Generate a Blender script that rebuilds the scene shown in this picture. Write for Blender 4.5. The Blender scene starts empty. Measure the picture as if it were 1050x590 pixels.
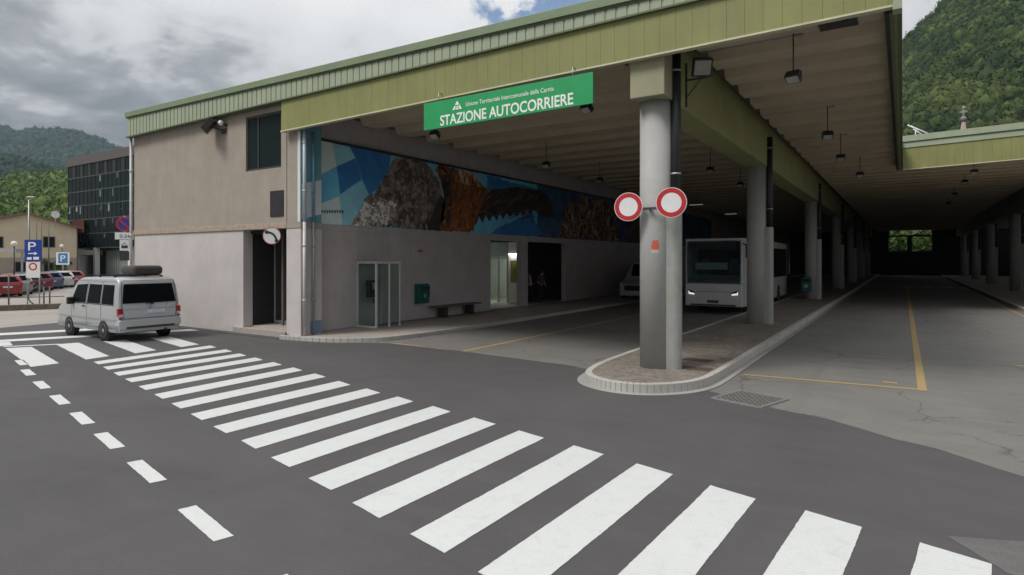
import bpy, bmesh, math, random
from mathutils import Vector, Matrix, noise
R = math.radians
random.seed(7)
scene = bpy.context.scene
COL = scene.collection

# ------------------------------------------------------------------ camera, sky, sun, exposure
YAW = math.atan(401 / 620)
cam = bpy.data.objects.new('camera', bpy.data.cameras.new('camera'))
COL.objects.link(cam)
cam.location = (0, 0, 2.5)
cam.rotation_euler = (R(90), 0, YAW)
cam.data.sensor_width = 36
cam.data.lens = 36 * 620 / 1050
cam.data.shift_y = -29 / 1050
cam.data.clip_start = 0.1
cam.data.clip_end = 12000
scene.camera = cam

SUN_EL, SUN_AZ = R(52), R(208)      # azimuth clockwise from +Y
world = bpy.data.worlds.new('World')
scene.world = world
world.use_nodes = True
wn, wl = world.node_tree.nodes, world.node_tree.links
wn.clear()
def N(nodes, t, **kw):
    n = nodes.new(t)
    for k, v in kw.items():
        if k.startswith('i_'):
            n.inputs[k[2:].replace('_', ' ')].default_value = v
        else:
            setattr(n, k, v)
    return n
def build_world():
    out = N(wn, 'ShaderNodeOutputWorld')
    sky = N(wn, 'ShaderNodeTexSky', sky_type='NISHITA', sun_disc=False, sun_elevation=SUN_EL, sun_rotation=SUN_AZ)
    sky.air_density = 1.0; sky.dust_density = 1.5
    b1 = N(wn, 'ShaderNodeBackground'); b1.inputs[1].default_value = 0.10
    wl.new(sky.outputs[0], b1.inputs[0])
    tc = N(wn, 'ShaderNodeTexCoord')
    sep = N(wn, 'ShaderNodeSeparateXYZ'); wl.new(tc.outputs['Generated'], sep.inputs[0])
    zz = N(wn, 'ShaderNodeMath', operation='ADD'); wl.new(sep.outputs[2], zz.inputs[0]); zz.inputs[1].default_value = 0.30
    zm = N(wn, 'ShaderNodeMath', operation='MAXIMUM'); wl.new(zz.outputs[0], zm.inputs[0]); zm.inputs[1].default_value = 0.06
    dv = N(wn, 'ShaderNodeVectorMath', operation='DIVIDE')
    cb = N(wn, 'ShaderNodeCombineXYZ')
    for k in range(3): wl.new(zm.outputs[0], cb.inputs[k])
    wl.new(tc.outputs['Generated'], dv.inputs[0]); wl.new(cb.outputs[0], dv.inputs[1])
    def fbm(off, scale, detail, rough, dist=0.3):
        mp = N(wn, 'ShaderNodeMapping'); mp.inputs['Location'].default_value = off
        wl.new(dv.outputs[0], mp.inputs[0])
        n = N(wn, 'ShaderNodeTexNoise'); n.inputs['Scale'].default_value = scale
        n.inputs['Detail'].default_value = detail; n.inputs['Roughness'].default_value = rough
        n.inputs['Distortion'].default_value = dist
        wl.new(mp.outputs[0], n.inputs['Vector'])
        return n.outputs[0]
    def to_dir(px, py):
        u, v = (px - 525) / 620, (266 - py) / 620
        sy, cy = math.sin(YAW), math.cos(YAW)
        return Vector((-sy + u * cy, cy + u * sy, v)).normalized()
    def lobe(px, py, lo, hi):                     # 1 around a direction of the sky, 0 away from it
        d = N(wn, 'ShaderNodeVectorMath', operation='DOT_PRODUCT')
        nm = N(wn, 'ShaderNodeVectorMath', operation='NORMALIZE'); wl.new(tc.outputs['Generated'], nm.inputs[0])
        wl.new(nm.outputs[0], d.inputs[0]); d.inputs[1].default_value = to_dir(px, py)
        r = N(wn, 'ShaderNodeMapRange', interpolation_type='SMOOTHSTEP'); r.inputs[1].default_value = math.cos(R(hi)); r.inputs[2].default_value = math.cos(R(lo))
        wl.new(d.outputs['Value'], r.inputs[0]); return r.outputs[0]
    def madd(a, k, b):
        m = N(wn, 'ShaderNodeMath', operation='MULTIPLY_ADD'); wl.new(a, m.inputs[0]); m.inputs[1].default_value = k
        if isinstance(b, float): m.inputs[2].default_value = b
        else: wl.new(b, m.inputs[2])
        return m.outputs[0]
    big = fbm((3.1, 1.7, 0.4), 1.7, 10, 0.56, 0.2)
    fine = fbm((1.3, 6.1, 2.2), 3.6, 9, 0.60, 0.35)
    v = madd(fine, 0.75, madd(big, 1.0, -0.20))
    v = madd(lobe(400, 0, 2, 15), 0.09, v)
    v = madd(lobe(560, -160, 5, 45), 0.10, v)
    v = madd(lobe(90, 75, 2, 13), -0.10, v)
    v = madd(lobe(270, 55, 1, 6), -0.12, v)
    r1 = N(wn, 'ShaderNodeValToRGB'); els = r1.color_ramp.elements
    els[0].position = 0.50; els[0].color = (0.32, 0.325, 0.335, 1)
    els[1].position = 0.98; els[1].color = (1.0, 1.0, 1.0, 1)
    e = els.new(0.62); e.color = (0.50, 0.505, 0.515, 1)
    e = els.new(0.70); e.color = (0.80, 0.80, 0.81, 1)
    e = els.new(0.77); e.color = (0.90, 0.90, 0.905, 1)
    e = els.new(0.85); e.color = (0.93, 0.93, 0.935, 1)
    wl.new(v, r1.inputs[0])
    b2 = N(wn, 'ShaderNodeBackground'); b2.inputs[1].default_value = 0.95
    # an overcast sky grows brighter towards the zenith
    el = N(wn, 'ShaderNodeMath', operation='MULTIPLY_ADD', use_clamp=False); el.inputs[1].default_value = 1.0; el.inputs[2].default_value = 0.30
    mz = N(wn, 'ShaderNodeMath', operation='MAXIMUM'); wl.new(sep.outputs[2], mz.inputs[0]); mz.inputs[1].default_value = 0.0
    wl.new(mz.outputs[0], el.inputs[0])
    sc_ = N(wn, 'ShaderNodeVectorMath', operation='SCALE'); wl.new(r1.outputs[0], sc_.inputs[0]); wl.new(el.outputs[0], sc_.inputs['Scale'])
    wl.new(sc_.outputs[0], b2.inputs[0])
    c = fbm((7.3, 2.2, 5.0), 3.4, 9, 0.6, 0.5)
    c = madd(lobe(553, -6, 0, 9), -0.30, c)
    r3 = N(wn, 'ShaderNodeMapRange'); r3.inputs[1].default_value = 0.235; r3.inputs[2].default_value = 0.30
    wl.new(c, r3.inputs[0])
    mx = N(wn, 'ShaderNodeMixShader')
    wl.new(r3.outputs[0], mx.inputs[0]); wl.new(b1.outputs[0], mx.inputs[1]); wl.new(b2.outputs[0], mx.inputs[2])
    wl.new(mx.outputs[0], out.inputs[0])
build_world()

sun = bpy.data.objects.new('sun', bpy.data.lights.new('sun', 'SUN'))
COL.objects.link(sun)
sun.data.energy = 1.8
sun.data.angle = R(20)
sun.data.color = (1.0, 0.96, 0.90)
sd = Vector((math.sin(SUN_AZ) * math.cos(SUN_EL), math.cos(SUN_AZ) * math.cos(SUN_EL), math.sin(SUN_EL)))
sun.rotation_euler = sd.to_track_quat('Z', 'Y').to_euler()
sun.location = (0, 0, 60)

vs = scene.view_settings
vs.view_transform = 'Standard'; vs.look = 'None'; vs.exposure = 0.55; vs.gamma = 1.0; vs.use_curve_mapping = False
scene.cycles.use_denoising = True
scene.cycles.max_bounces = 7
scene.cycles.diffuse_bounces = 4
scene.cycles.volume_bounces = 0
scene.cycles.sample_clamp_indirect = 6

# ------------------------------------------------------------------ materials
def newmat(name):
    m = bpy.data.materials.new(name); m.use_nodes = True
    nt = m.node_tree; nt.nodes.clear()
    out = nt.nodes.new('ShaderNodeOutputMaterial'); p = nt.nodes.new('ShaderNodeBsdfPrincipled')
    nt.links.new(p.outputs[0], out.inputs[0])
    tc = nt.nodes.new('ShaderNodeTexCoord')
    return m, nt.nodes, nt.links, p, tc
def noise_n(n, l, tc, scale, detail=5, rough=0.6, stretch=(1, 1, 1), dist=0.0, off=(0, 0, 0)):
    mp = n.new('ShaderNodeMapping'); mp.inputs['Scale'].default_value = stretch; mp.inputs['Location'].default_value = off
    l.new(tc.outputs['Object'], mp.inputs[0])
    t = n.new('ShaderNodeTexNoise'); t.inputs['Scale'].default_value = scale; t.inputs['Detail'].default_value = detail
    t.inputs['Roughness'].default_value = rough; t.inputs['Distortion'].default_value = dist
    l.new(mp.outputs[0], t.inputs['Vector'])
    return t.outputs[0]
def mixc(n, l, fac, a, b, mode='MIX', f0=None):
    x = n.new('ShaderNodeMix'); x.data_type = 'RGBA'; x.blend_type = mode
    if f0 is not None: x.inputs[0].default_value = f0
    else: l.new(fac, x.inputs[0])
    for s, v in ((6, a), (7, b)):
        if isinstance(v, tuple): x.inputs[s].default_value = (*v[:3], 1)
        else: l.new(v, x.inputs[s])
    return x.outputs[2]
def ramp(n, l, v, lo, hi, a=0.0, b=1.0):
    r = n.new('ShaderNodeMapRange'); r.inputs[1].default_value = lo; r.inputs[2].default_value = hi
    r.inputs[3].default_value = a; r.inputs[4].default_value = b
    l.new(v, r.inputs[0]); return r.outputs[0]
def mul(c, k): return tuple(min(1, x * k) for x in c)
def bump(n, l, p, h, strength=0.3, dist=0.01):
    b = n.new('ShaderNodeBump'); b.inputs['Strength'].default_value = strength; b.inputs['Distance'].default_value = dist
    l.new(h, b.inputs['Height']); l.new(b.outputs[0], p.inputs['Normal'])

def paint(name, col, rough=0.5, metal=0.0, var=0.12, scale=3.0, dirt=0.0, dirtcol=None, coat=0.0, spec=0.5, fine=0.0):
    m, n, l, p, tc = newmat(name)
    v = ramp(n, l, noise_n(n, l, tc, scale), 0.3, 0.7)
    c = mixc(n, l, v, mul(col, 1 - var), mul(col, 1 + var))
    if dirt:
        d = ramp(n, l, noise_n(n, l, tc, 2.2, 7, 0.7, (1, 1, 0.18), 0.4, (3, 1, 2)), 0.45, 0.78, 0, dirt)
        c = mixc(n, l, d, c, dirtcol or mul(col, 0.45))
    if fine:
        bump(n, l, p, noise_n(n, l, tc, fine, 4), 0.25, 0.004)
    l.new(c, p.inputs['Base Color'])
    l.new(ramp(n, l, noise_n(n, l, tc, scale * 2.3), 0.3, 0.7, max(0.02, rough - 0.08), min(1, rough + 0.08)), p.inputs['Roughness'])
    p.inputs['Metallic'].default_value = metal
    p.inputs['Specular IOR Level'].default_value = spec
    p.inputs['Coat Weight'].default_value = coat
    return m
def concrete(name, col, stain=0.5, staincol=None, scale=1.2, rough=0.85, lo=0.86):
    m, n, l, p, tc = newmat(name)
    v = ramp(n, l, noise_n(n, l, tc, scale, 8, 0.65), 0.3, 0.7)
    c = mixc(n, l, v, mul(col, lo), mul(col, 1.10))
    st = ramp(n, l, noise_n(n, l, tc, 3.0, 8, 0.7, (1.6, 1.6, 0.10), 0.3), 0.50, 0.80, 0, stain)
    c = mixc(n, l, st, c, staincol or mul(col, 0.5))
    gr = ramp(n, l, noise_n(n, l, tc, 55, 3, 0.6), 0.35, 0.65)
    c = mixc(n, l, gr, c, mixc(n, l, None, c, (0.1, 0.1, 0.1), 'MIX', 0.12))
    l.new(c, p.inputs['Base Color']); p.inputs['Roughness'].default_value = rough
    bump(n, l, p, noise_n(n, l, tc, 30, 6, 0.7), 0.25, 0.006)
    return m
def emit(name, col, strength):
    m, n, l, p, tc = newmat(name)
    p.inputs['Base Color'].default_value = (*mul(col, 0.8), 1)
    p.inputs['Emission Color'].default_value = (*col, 1); p.inputs['Emission Strength'].default_value = strength
    return m
def glass(name, tint=(0.5, 0.6, 0.58), alpha=0.45, rough=0.03):
    m, n, l, p, tc = newmat(name)
    p.inputs['Base Color'].default_value = (*mul(tint, 0.12), 1)
    p.inputs['Roughness'].default_value = rough
    tr = n.new('ShaderNodeBsdfTransparent'); tr.inputs[0].default_value = (*tint, 1)
    fr = n.new('ShaderNodeLayerWeight'); fr.inputs[0].default_value = 0.25
    pw = n.new('ShaderNodeMath'); pw.operation = 'POWER'; pw.inputs[1].default_value = 3.0; l.new(fr.outputs['Facing'], pw.inputs[0])
    mm = n.new('ShaderNodeMath'); mm.operation = 'ADD'; mm.use_clamp = True; mm.inputs[1].default_value = 1 - alpha
    l.new(pw.outputs[0], mm.inputs[0])
    mx = n.new('ShaderNodeMixShader'); out = [x for x in n if x.type == 'OUTPUT_MATERIAL'][0]
    l.new(mm.outputs[0], mx.inputs[0]); l.new(tr.outputs[0], mx.inputs[1]); l.new(p.outputs[0], mx.inputs[2])
    l.new(mx.outputs[0], out.inputs[0])
    return m
def asphalt(name, col, grain=0.35, patch=0.18, cracks=0.0, rough=0.86, gscale=150, tint=None):
    m, n, l, p, tc = newmat(name)
    v = ramp(n, l, noise_n(n, l, tc, 0.35, 6, 0.6, dist=0.6), 0.32, 0.68)
    c = mixc(n, l, v, mul(col, 1 - patch), mul(col, 1 + patch))
    v2 = ramp(n, l, noise_n(n, l, tc, 2.4, 6, 0.65, (0.35, 1, 1), off=(4, 2, 0)), 0.45, 0.75, 0, 0.5)
    c = mixc(n, l, v2, c, tint or mul(col, 1.35))
    s3 = ramp(n, l, noise_n(n, l, tc, 0.22, 5, 0.6, (3.2, 0.5, 1), 1.2, (2, 7, 0)), 0.55, 0.72, 0, 0.35)
    c = mixc(n, l, s3, c, mul(col, 0.72))
    for gs, lo, hi, am in ((38, 0.56, 0.72, 0.5), (16, 0.60, 0.75, 0.35)):
        c = mixc(n, l, ramp(n, l, noise_n(n, l, tc, gs, 3, 0.7, off=(gs, 1, 0)), lo, hi, 0, am), c, mul(col, 1.55))
        c = mixc(n, l, ramp(n, l, noise_n(n, l, tc, gs, 3, 0.7, off=(1, gs, 0)), lo, hi, 0, am), c, mul(col, 0.62))
    g = noise_n(n, l, tc, gscale, 2, 0.6)
    c = mixc(n, l, ramp(n, l, g, 0.3, 0.7), mixc(n, l, None, c, (0, 0, 0), 'MIX', grain), mixc(n, l, None, c, (0.6, 0.58, 0.55), 'MIX', grain * 0.16))
    if cracks:
        mp = n.new('ShaderNodeMapping'); l.new(tc.outputs['Object'], mp.inputs[0])
        nz = n.new('ShaderNodeTexNoise'); nz.inputs['Scale'].default_value = 1.3; nz.inputs['Detail'].default_value = 6
        l.new(mp.outputs[0], nz.inputs['Vector'])
        ad = n.new('ShaderNodeVectorMath'); ad.operation = 'ADD'
        l.new(mp.outputs[0], ad.inputs[0]); l.new(nz.outputs[1], ad.inputs[1])
        vo = n.new('ShaderNodeTexVoronoi'); vo.feature = 'DISTANCE_TO_EDGE'; vo.inputs['Scale'].default_value = 0.42
        l.new(ad.outputs[0], vo.inputs['Vector'])
        k = ramp(n, l, vo.outputs[0], 0.0, 0.012, cracks, 0)
        msk = ramp(n, l, noise_n(n, l, tc, 0.5, 3, 0.5, off=(9, 3, 1)), 0.45, 0.55)
        mm = n.new('ShaderNodeMath'); mm.operation = 'MULTIPLY'; l.new(k, mm.inputs[0]); l.new(msk, mm.inputs[1])
        c = mixc(n, l, mm.outputs[0], c, mul(col, 0.3))
    l.new(c, p.inputs['Base Color']); p.inputs['Roughness'].default_value = rough
    p.inputs['Specular IOR Level'].default_value = 0.35
    bump(n, l, p, g, 0.5, 0.006)
    return m
def roadpaint(name, col, wear=0.35, under=(0.09, 0.09, 0.09)):
    m, n, l, p, tc = newmat(name)
    w = ramp(n, l, noise_n(n, l, tc, 5, 9, 0.72, dist=0.5), 0.52, 0.74, 0, wear)
    w2 = ramp(n, l, noise_n(n, l, tc, 130, 2, 0.6), 0.60, 0.72, 0, wear)
    c = mixc(n, l, w, col, mul(col, 0.72))
    c = mixc(n, l, w2, c, under)
    w3 = ramp(n, l, noise_n(n, l, tc, 26, 5, 0.75, dist=0.8), 0.66, 0.74, 0, wear * 1.3)
    c = mixc(n, l, w3, c, under)
    c = mixc(n, l, ramp(n, l, noise_n(n, l, tc, 0.8, 4, 0.6), 0.3, 0.7, 0, 0.35), c, mul(col, 0.86))
    l.new(c, p.inputs['Base Color']); p.inputs['Roughness'].default_value = 0.7
    bump(n, l, p, noise_n(n, l, tc, 150, 2, 0.6), 0.35, 0.004)
    return m
def pavers(name, c1, c2, scale, mortar):
    m, n, l, p, tc = newmat(name)
    mp = n.new('ShaderNodeMapping'); l.new(tc.outputs['Object'], mp.inputs[0])
    vo = n.new('ShaderNodeTexVoronoi'); vo.inputs['Scale'].default_value = scale; vo.inputs['Randomness'].default_value = 0.55
    ve = n.new('ShaderNodeTexVoronoi'); ve.feature = 'DISTANCE_TO_EDGE'; ve.inputs['Scale'].default_value = scale; ve.inputs['Randomness'].default_value = 0.55
    l.new(mp.outputs[0], vo.inputs['Vector']); l.new(mp.outputs[0], ve.inputs['Vector'])
    bw = n.new('ShaderNodeSeparateColor'); l.new(vo.outputs['Color'], bw.inputs[0])
    c = mixc(n, l, bw.outputs[0], c1, c2)
    c = mixc(n, l, ramp(n, l, ve.outputs[0], 0.0, 0.09, 0.8, 0), c, mortar)
    c = mixc(n, l, ramp(n, l, noise_n(n, l, tc, 0.9, 6, 0.65), 0.42, 0.7, 0, 0.5), c, mul(c1, 0.55))
    l.new(c, p.inputs['Base Color']); p.inputs['Roughness'].default_value = 0.85
    bump(n, l, p, ramp(n, l, ve.outputs[0], 0, 0.1), 0.5, 0.006)
    return m
def foliage(name, c1, c2, c3, scale=0.4):
    m, n, l, p, tc = newmat(name)
    c = mixc(n, l, ramp(n, l, noise_n(n, l, tc, scale, 4, 0.65), 0.42, 0.60), c1, c2)
    g = n.new('ShaderNodeNewGeometry')
    c = mixc(n, l, ramp(n, l, g.outputs['Random Per Island'], 0.5, 1.0, 0, 0.42), c, c3)
    c = mixc(n, l, ramp(n, l, g.outputs['Random Per Island'], 0.45, 0.0, 0, 0.32), c, mul(c1, 0.5))
    c = mixc(n, l, ramp(n, l, noise_n(n, l, tc, scale * 9, 5, 0.7), 0.35, 0.7, 0, 0.65), c, mul(c1, 0.45))
    l.new(c, p.inputs['Base Color']); p.inputs['Roughness'].default_value = 0.9
    p.inputs['Specular IOR Level'].default_value = 0.1
    return m
def two(name, a, b, scale=4, lo=0.4, hi=0.6, rough=0.7, c=None, stretch=(1, 1, 1)):
    m, n, l, p, tc = newmat(name)
    cc = mixc(n, l, ramp(n, l, noise_n(n, l, tc, scale, 6, 0.65, stretch, 0.8), lo, hi), a, b)
    if c: cc = mixc(n, l, ramp(n, l, noise_n(n, l, tc, scale * 1.7, 6, 0.7, stretch, 0.6, (5, 2, 1)), 0.52, 0.66), cc, c)
    l.new(cc, p.inputs['Base Color']); p.inputs['Roughness'].default_value = rough
    return m

M = {}
M['asphalt'] = asphalt('new_asphalt', (0.0745, 0.0715, 0.0745), 0.34, 0.16)
M['old'] = asphalt('old_asphalt', (0.182, 0.177, 0.165), 0.30, 0.12, 0.75, gscale=90)
M['lot'] = asphalt('parking_asphalt', (0.30, 0.275, 0.25), 0.2, 0.1, 0.0, gscale=60)
M['earth'] = two('earth', (0.06, 0.09, 0.03), (0.11, 0.12, 0.05), 0.05)
M['white_line'] = roadpaint('white_road_paint', (0.575, 0.59, 0.585), 0.6)
M['yellow_line'] = roadpaint('yellow_road_paint', (0.38, 0.275, 0.12), 0.9, (0.2, 0.19, 0.17))
M['paver'] = pavers('porphyry_setts', (0.16, 0.137, 0.115), (0.255, 0.225, 0.19), 9.5, (0.12, 0.11, 0.10))
M['walkway'] = concrete('pavement_concrete', (0.36, 0.32, 0.285), 0.3)
M['kerb'] = concrete('kerb_concrete', (0.42, 0.41, 0.385), 0.35)
M['gutter'] = concrete('gutter_concrete', (0.33, 0.32, 0.30), 0.4)
M['upper'] = concrete('beige_concrete', (0.33, 0.287, 0.243), 0.6, (0.24, 0.21, 0.175))
M['lower'] = concrete('pale_plaster', (0.50, 0.465, 0.455), 0.16, (0.33, 0.30, 0.29), 0.7)
M['side'] = concrete('grey_plaster', (0.50, 0.465, 0.465), 0.25)
M['ledge'] = two('stained_ledge', (0.40, 0.34, 0.28), (0.30, 0.24, 0.18), 9, 0.35, 0.65, 0.9, (0.20, 0.12, 0.07))
M['ceil'] = concrete('ceiling_concrete', (0.48, 0.40, 0.285), 0.25, (0.28, 0.24, 0.19), 0.8)
M['slab'] = concrete('roof_slab_concrete', (0.16, 0.14, 0.115), 0.2)
M['fascia'] = paint('olive_yellow_panel', (0.215, 0.225, 0.078), 0.55, 0, 0.10, 0.9, 0.6, (0.165, 0.155, 0.07))
M['beam'] = paint('olive_beam_paint', (0.29, 0.30, 0.14), 0.7, 0, 0.10, 0.9, 0.35, (0.22, 0.21, 0.10))
M['capital'] = concrete('painted_beam_end', (0.31, 0.305, 0.20), 0.2)
M['parapet'] = paint('pale_green_sheet', (0.30, 0.345, 0.25), 0.5, 0, 0.10, 1.2, 0.3, (0.24, 0.31, 0.18))
M['cap'] = paint('green_sheet', (0.17, 0.225, 0.13), 0.5, 0, 0.10, 1.2, 0.2, (0.13, 0.18, 0.09))
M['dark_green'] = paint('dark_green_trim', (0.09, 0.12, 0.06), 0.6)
M['lip'] = paint('pale_lip', (0.50, 0.50, 0.34), 0.6)
M['column'] = concrete('column_concrete', (0.36, 0.36, 0.35), 0.20, (0.27, 0.26, 0.24), 2.2, 0.75, 0.95)
M['cover'] = paint('galvanised_cover', (0.32, 0.33, 0.31), 0.5, 0.3, 0.08, 4, 0.25)
M['black_pipe'] = paint('black_pipe', (0.022, 0.023, 0.026), 0.4)
M['white_pipe'] = paint('pale_pipe', (0.50, 0.50, 0.50), 0.5)
M['grey_pipe'] = paint('grey_pipe', (0.26, 0.26, 0.26), 0.5)
M['steel'] = paint('galvanised_steel', (0.42, 0.43, 0.44), 0.45, 0.6, 0.1, 6)
M['dark_metal'] = paint('dark_metal', (0.035, 0.035, 0.037), 0.5)
M['black'] = paint('black_plastic', (0.012, 0.012, 0.013), 0.45)
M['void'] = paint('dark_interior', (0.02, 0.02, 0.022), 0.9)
M['white'] = paint('white_enamel', (0.72, 0.72, 0.72), 0.4, 0, 0.05)
M['red'] = paint('red_enamel', (0.45, 0.022, 0.03), 0.4, 0, 0.08)
M['blue'] = paint('blue_enamel', (0.012, 0.045, 0.28), 0.4, 0, 0.08)
M['light_blue'] = paint('light_blue_enamel', (0.04, 0.20, 0.42), 0.4)
M['green_sign'] = paint('green_sign', (0.012, 0.30, 0.095), 0.4, 0, 0.06)
M['letter'] = paint('white_letter', (0.80, 0.80, 0.78), 0.5, 0, 0.03)
M['black_letter'] = paint('black_letter', (0.03, 0.03, 0.03), 0.5)
M['sticker'] = paint('red_sticker', (0.52, 0.10, 0.06), 0.6)
M['glass_dark'] = paint('dark_glass', (0.012, 0.020, 0.021), 0.2, 0, 0.1, 1, spec=0.05)
M['glass_car'] = paint('tinted_car_glass', (0.006, 0.007, 0.008), 0.22, 0, 0.1, 2, spec=0.02)
M['glass'] = glass('clear_glass', (0.86, 0.92, 0.90), 0.93)
M['glass_green'] = glass('green_glass', (0.80, 0.92, 0.86), 0.95)
M['green_frame'] = paint('green_frame', (0.10, 0.17, 0.13), 0.5)
M['frame_white'] = paint('white_frame', (0.55, 0.56, 0.56), 0.45)
M['bin_green'] = paint('green_plastic', (0.008, 0.10, 0.085), 0.4)
M['poster'] = two('poster_print', (0.30, 0.33, 0.04), (0.12, 0.17, 0.04), 1.5)
M['silver'] = paint('silver_car_paint', (0.43, 0.445, 0.46), 0.34, 0.3, 0.02, 0.5, 0.0, None, 0.5)
M['tyre'] = paint('tyre_rubber', (0.018, 0.018, 0.018), 0.85)
M['rim'] = paint('alloy_rim', (0.45, 0.45, 0.46), 0.35, 0.7)
M['red_lens'] = paint('red_lens', (0.32, 0.012, 0.015), 0.2)
M['white_lens'] = paint('clear_lens', (0.6, 0.6, 0.6), 0.15)
M['bumper'] = paint('grey_bumper', (0.27, 0.28, 0.29), 0.5)
M['bag'] = paint('dark_luggage_cover', (0.045, 0.04, 0.037), 0.8, 0, 0.2, 8, fine=30)
M['plate'] = paint('number_plate', (0.50, 0.54, 0.60), 0.5, 0, 0.15, 9)
M['bus'] = paint('white_bus_paint', (0.53, 0.55, 0.54), 0.35, 0, 0.04, 1, coat=0.3)
M['led'] = emit('headlamp_led', (1.0, 0.98, 0.95), 0.45)
M['beacon'] = emit('orange_beacon', (1.0, 0.30, 0.08), 0.7)
M['tube'] = emit('fluorescent_tube', (1.0, 0.97, 0.9), 10.0)
M['tube_dim'] = emit('dim_tube', (0.9, 0.95, 0.9), 0.22)
M['lamp_glass'] = paint('floodlight_glass', (0.32, 0.32, 0.29), 0.15)
M['wood'] = two('weathered_wood', (0.10, 0.075, 0.055), (0.16, 0.12, 0.09), 6, stretch=(1, 8, 1))
M['paper'] = paint('paper', (0.45, 0.43, 0.40), 0.8)
M['house'] = paint('cream_render', (0.55, 0.475, 0.345), 0.85, 0, 0.06, 0.5)
M['house_low'] = paint('grey_render', (0.30, 0.26, 0.22), 0.85)
M['tile'] = two('brown_roof_tiles', (0.16, 0.09, 0.07), (0.22, 0.13, 0.10), 5)
M['brick_red'] = two('red_brick', (0.26, 0.10, 0.075), (0.18, 0.08, 0.06), 9)
M['office_top'] = paint('brown_cladding', (0.085, 0.075, 0.075), 0.6)
M['globe'] = paint('opal_globe', (0.70, 0.66, 0.58), 0.4)
M['rail'] = paint('dark_rail', (0.10, 0.085, 0.08), 0.55)
M['hedge'] = two('brown_low_wall', (0.17, 0.13, 0.11), (0.11, 0.085, 0.07), 3)
M['spire'] = two('pink_spire_tiles', (0.33, 0.235, 0.21), (0.27, 0.19, 0.17), 2)
M['skin'] = paint('skin', (0.42, 0.26, 0.19), 0.6)
M['bark'] = two('bark', (0.06, 0.045, 0.035), (0.10, 0.08, 0.06), 6)
M['leaf'] = foliage('leaves', (0.045, 0.085, 0.022), (0.075, 0.12, 0.035), (0.10, 0.14, 0.04), 0.5)
M['forest_near'] = foliage('forest_near', (0.075, 0.125, 0.032), (0.135, 0.185, 0.05), (0.17, 0.21, 0.06), 0.012)
M['forest_far'] = foliage('forest_far', (0.024, 0.052, 0.024), (0.045, 0.080, 0.034), (0.055, 0.09, 0.038), 0.004)
M['forest_right'] = foliage('forest_right', (0.030, 0.056, 0.018), (0.095, 0.122, 0.034), (0.14, 0.16, 0.042), 0.02)
M['hill_soil'] = two('hill_soil', (0.035, 0.055, 0.02), (0.06, 0.08, 0.03), 0.02)
M['rock'] = two('grey_rock', (0.17, 0.165, 0.155), (0.26, 0.25, 0.24), 0.05)

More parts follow.
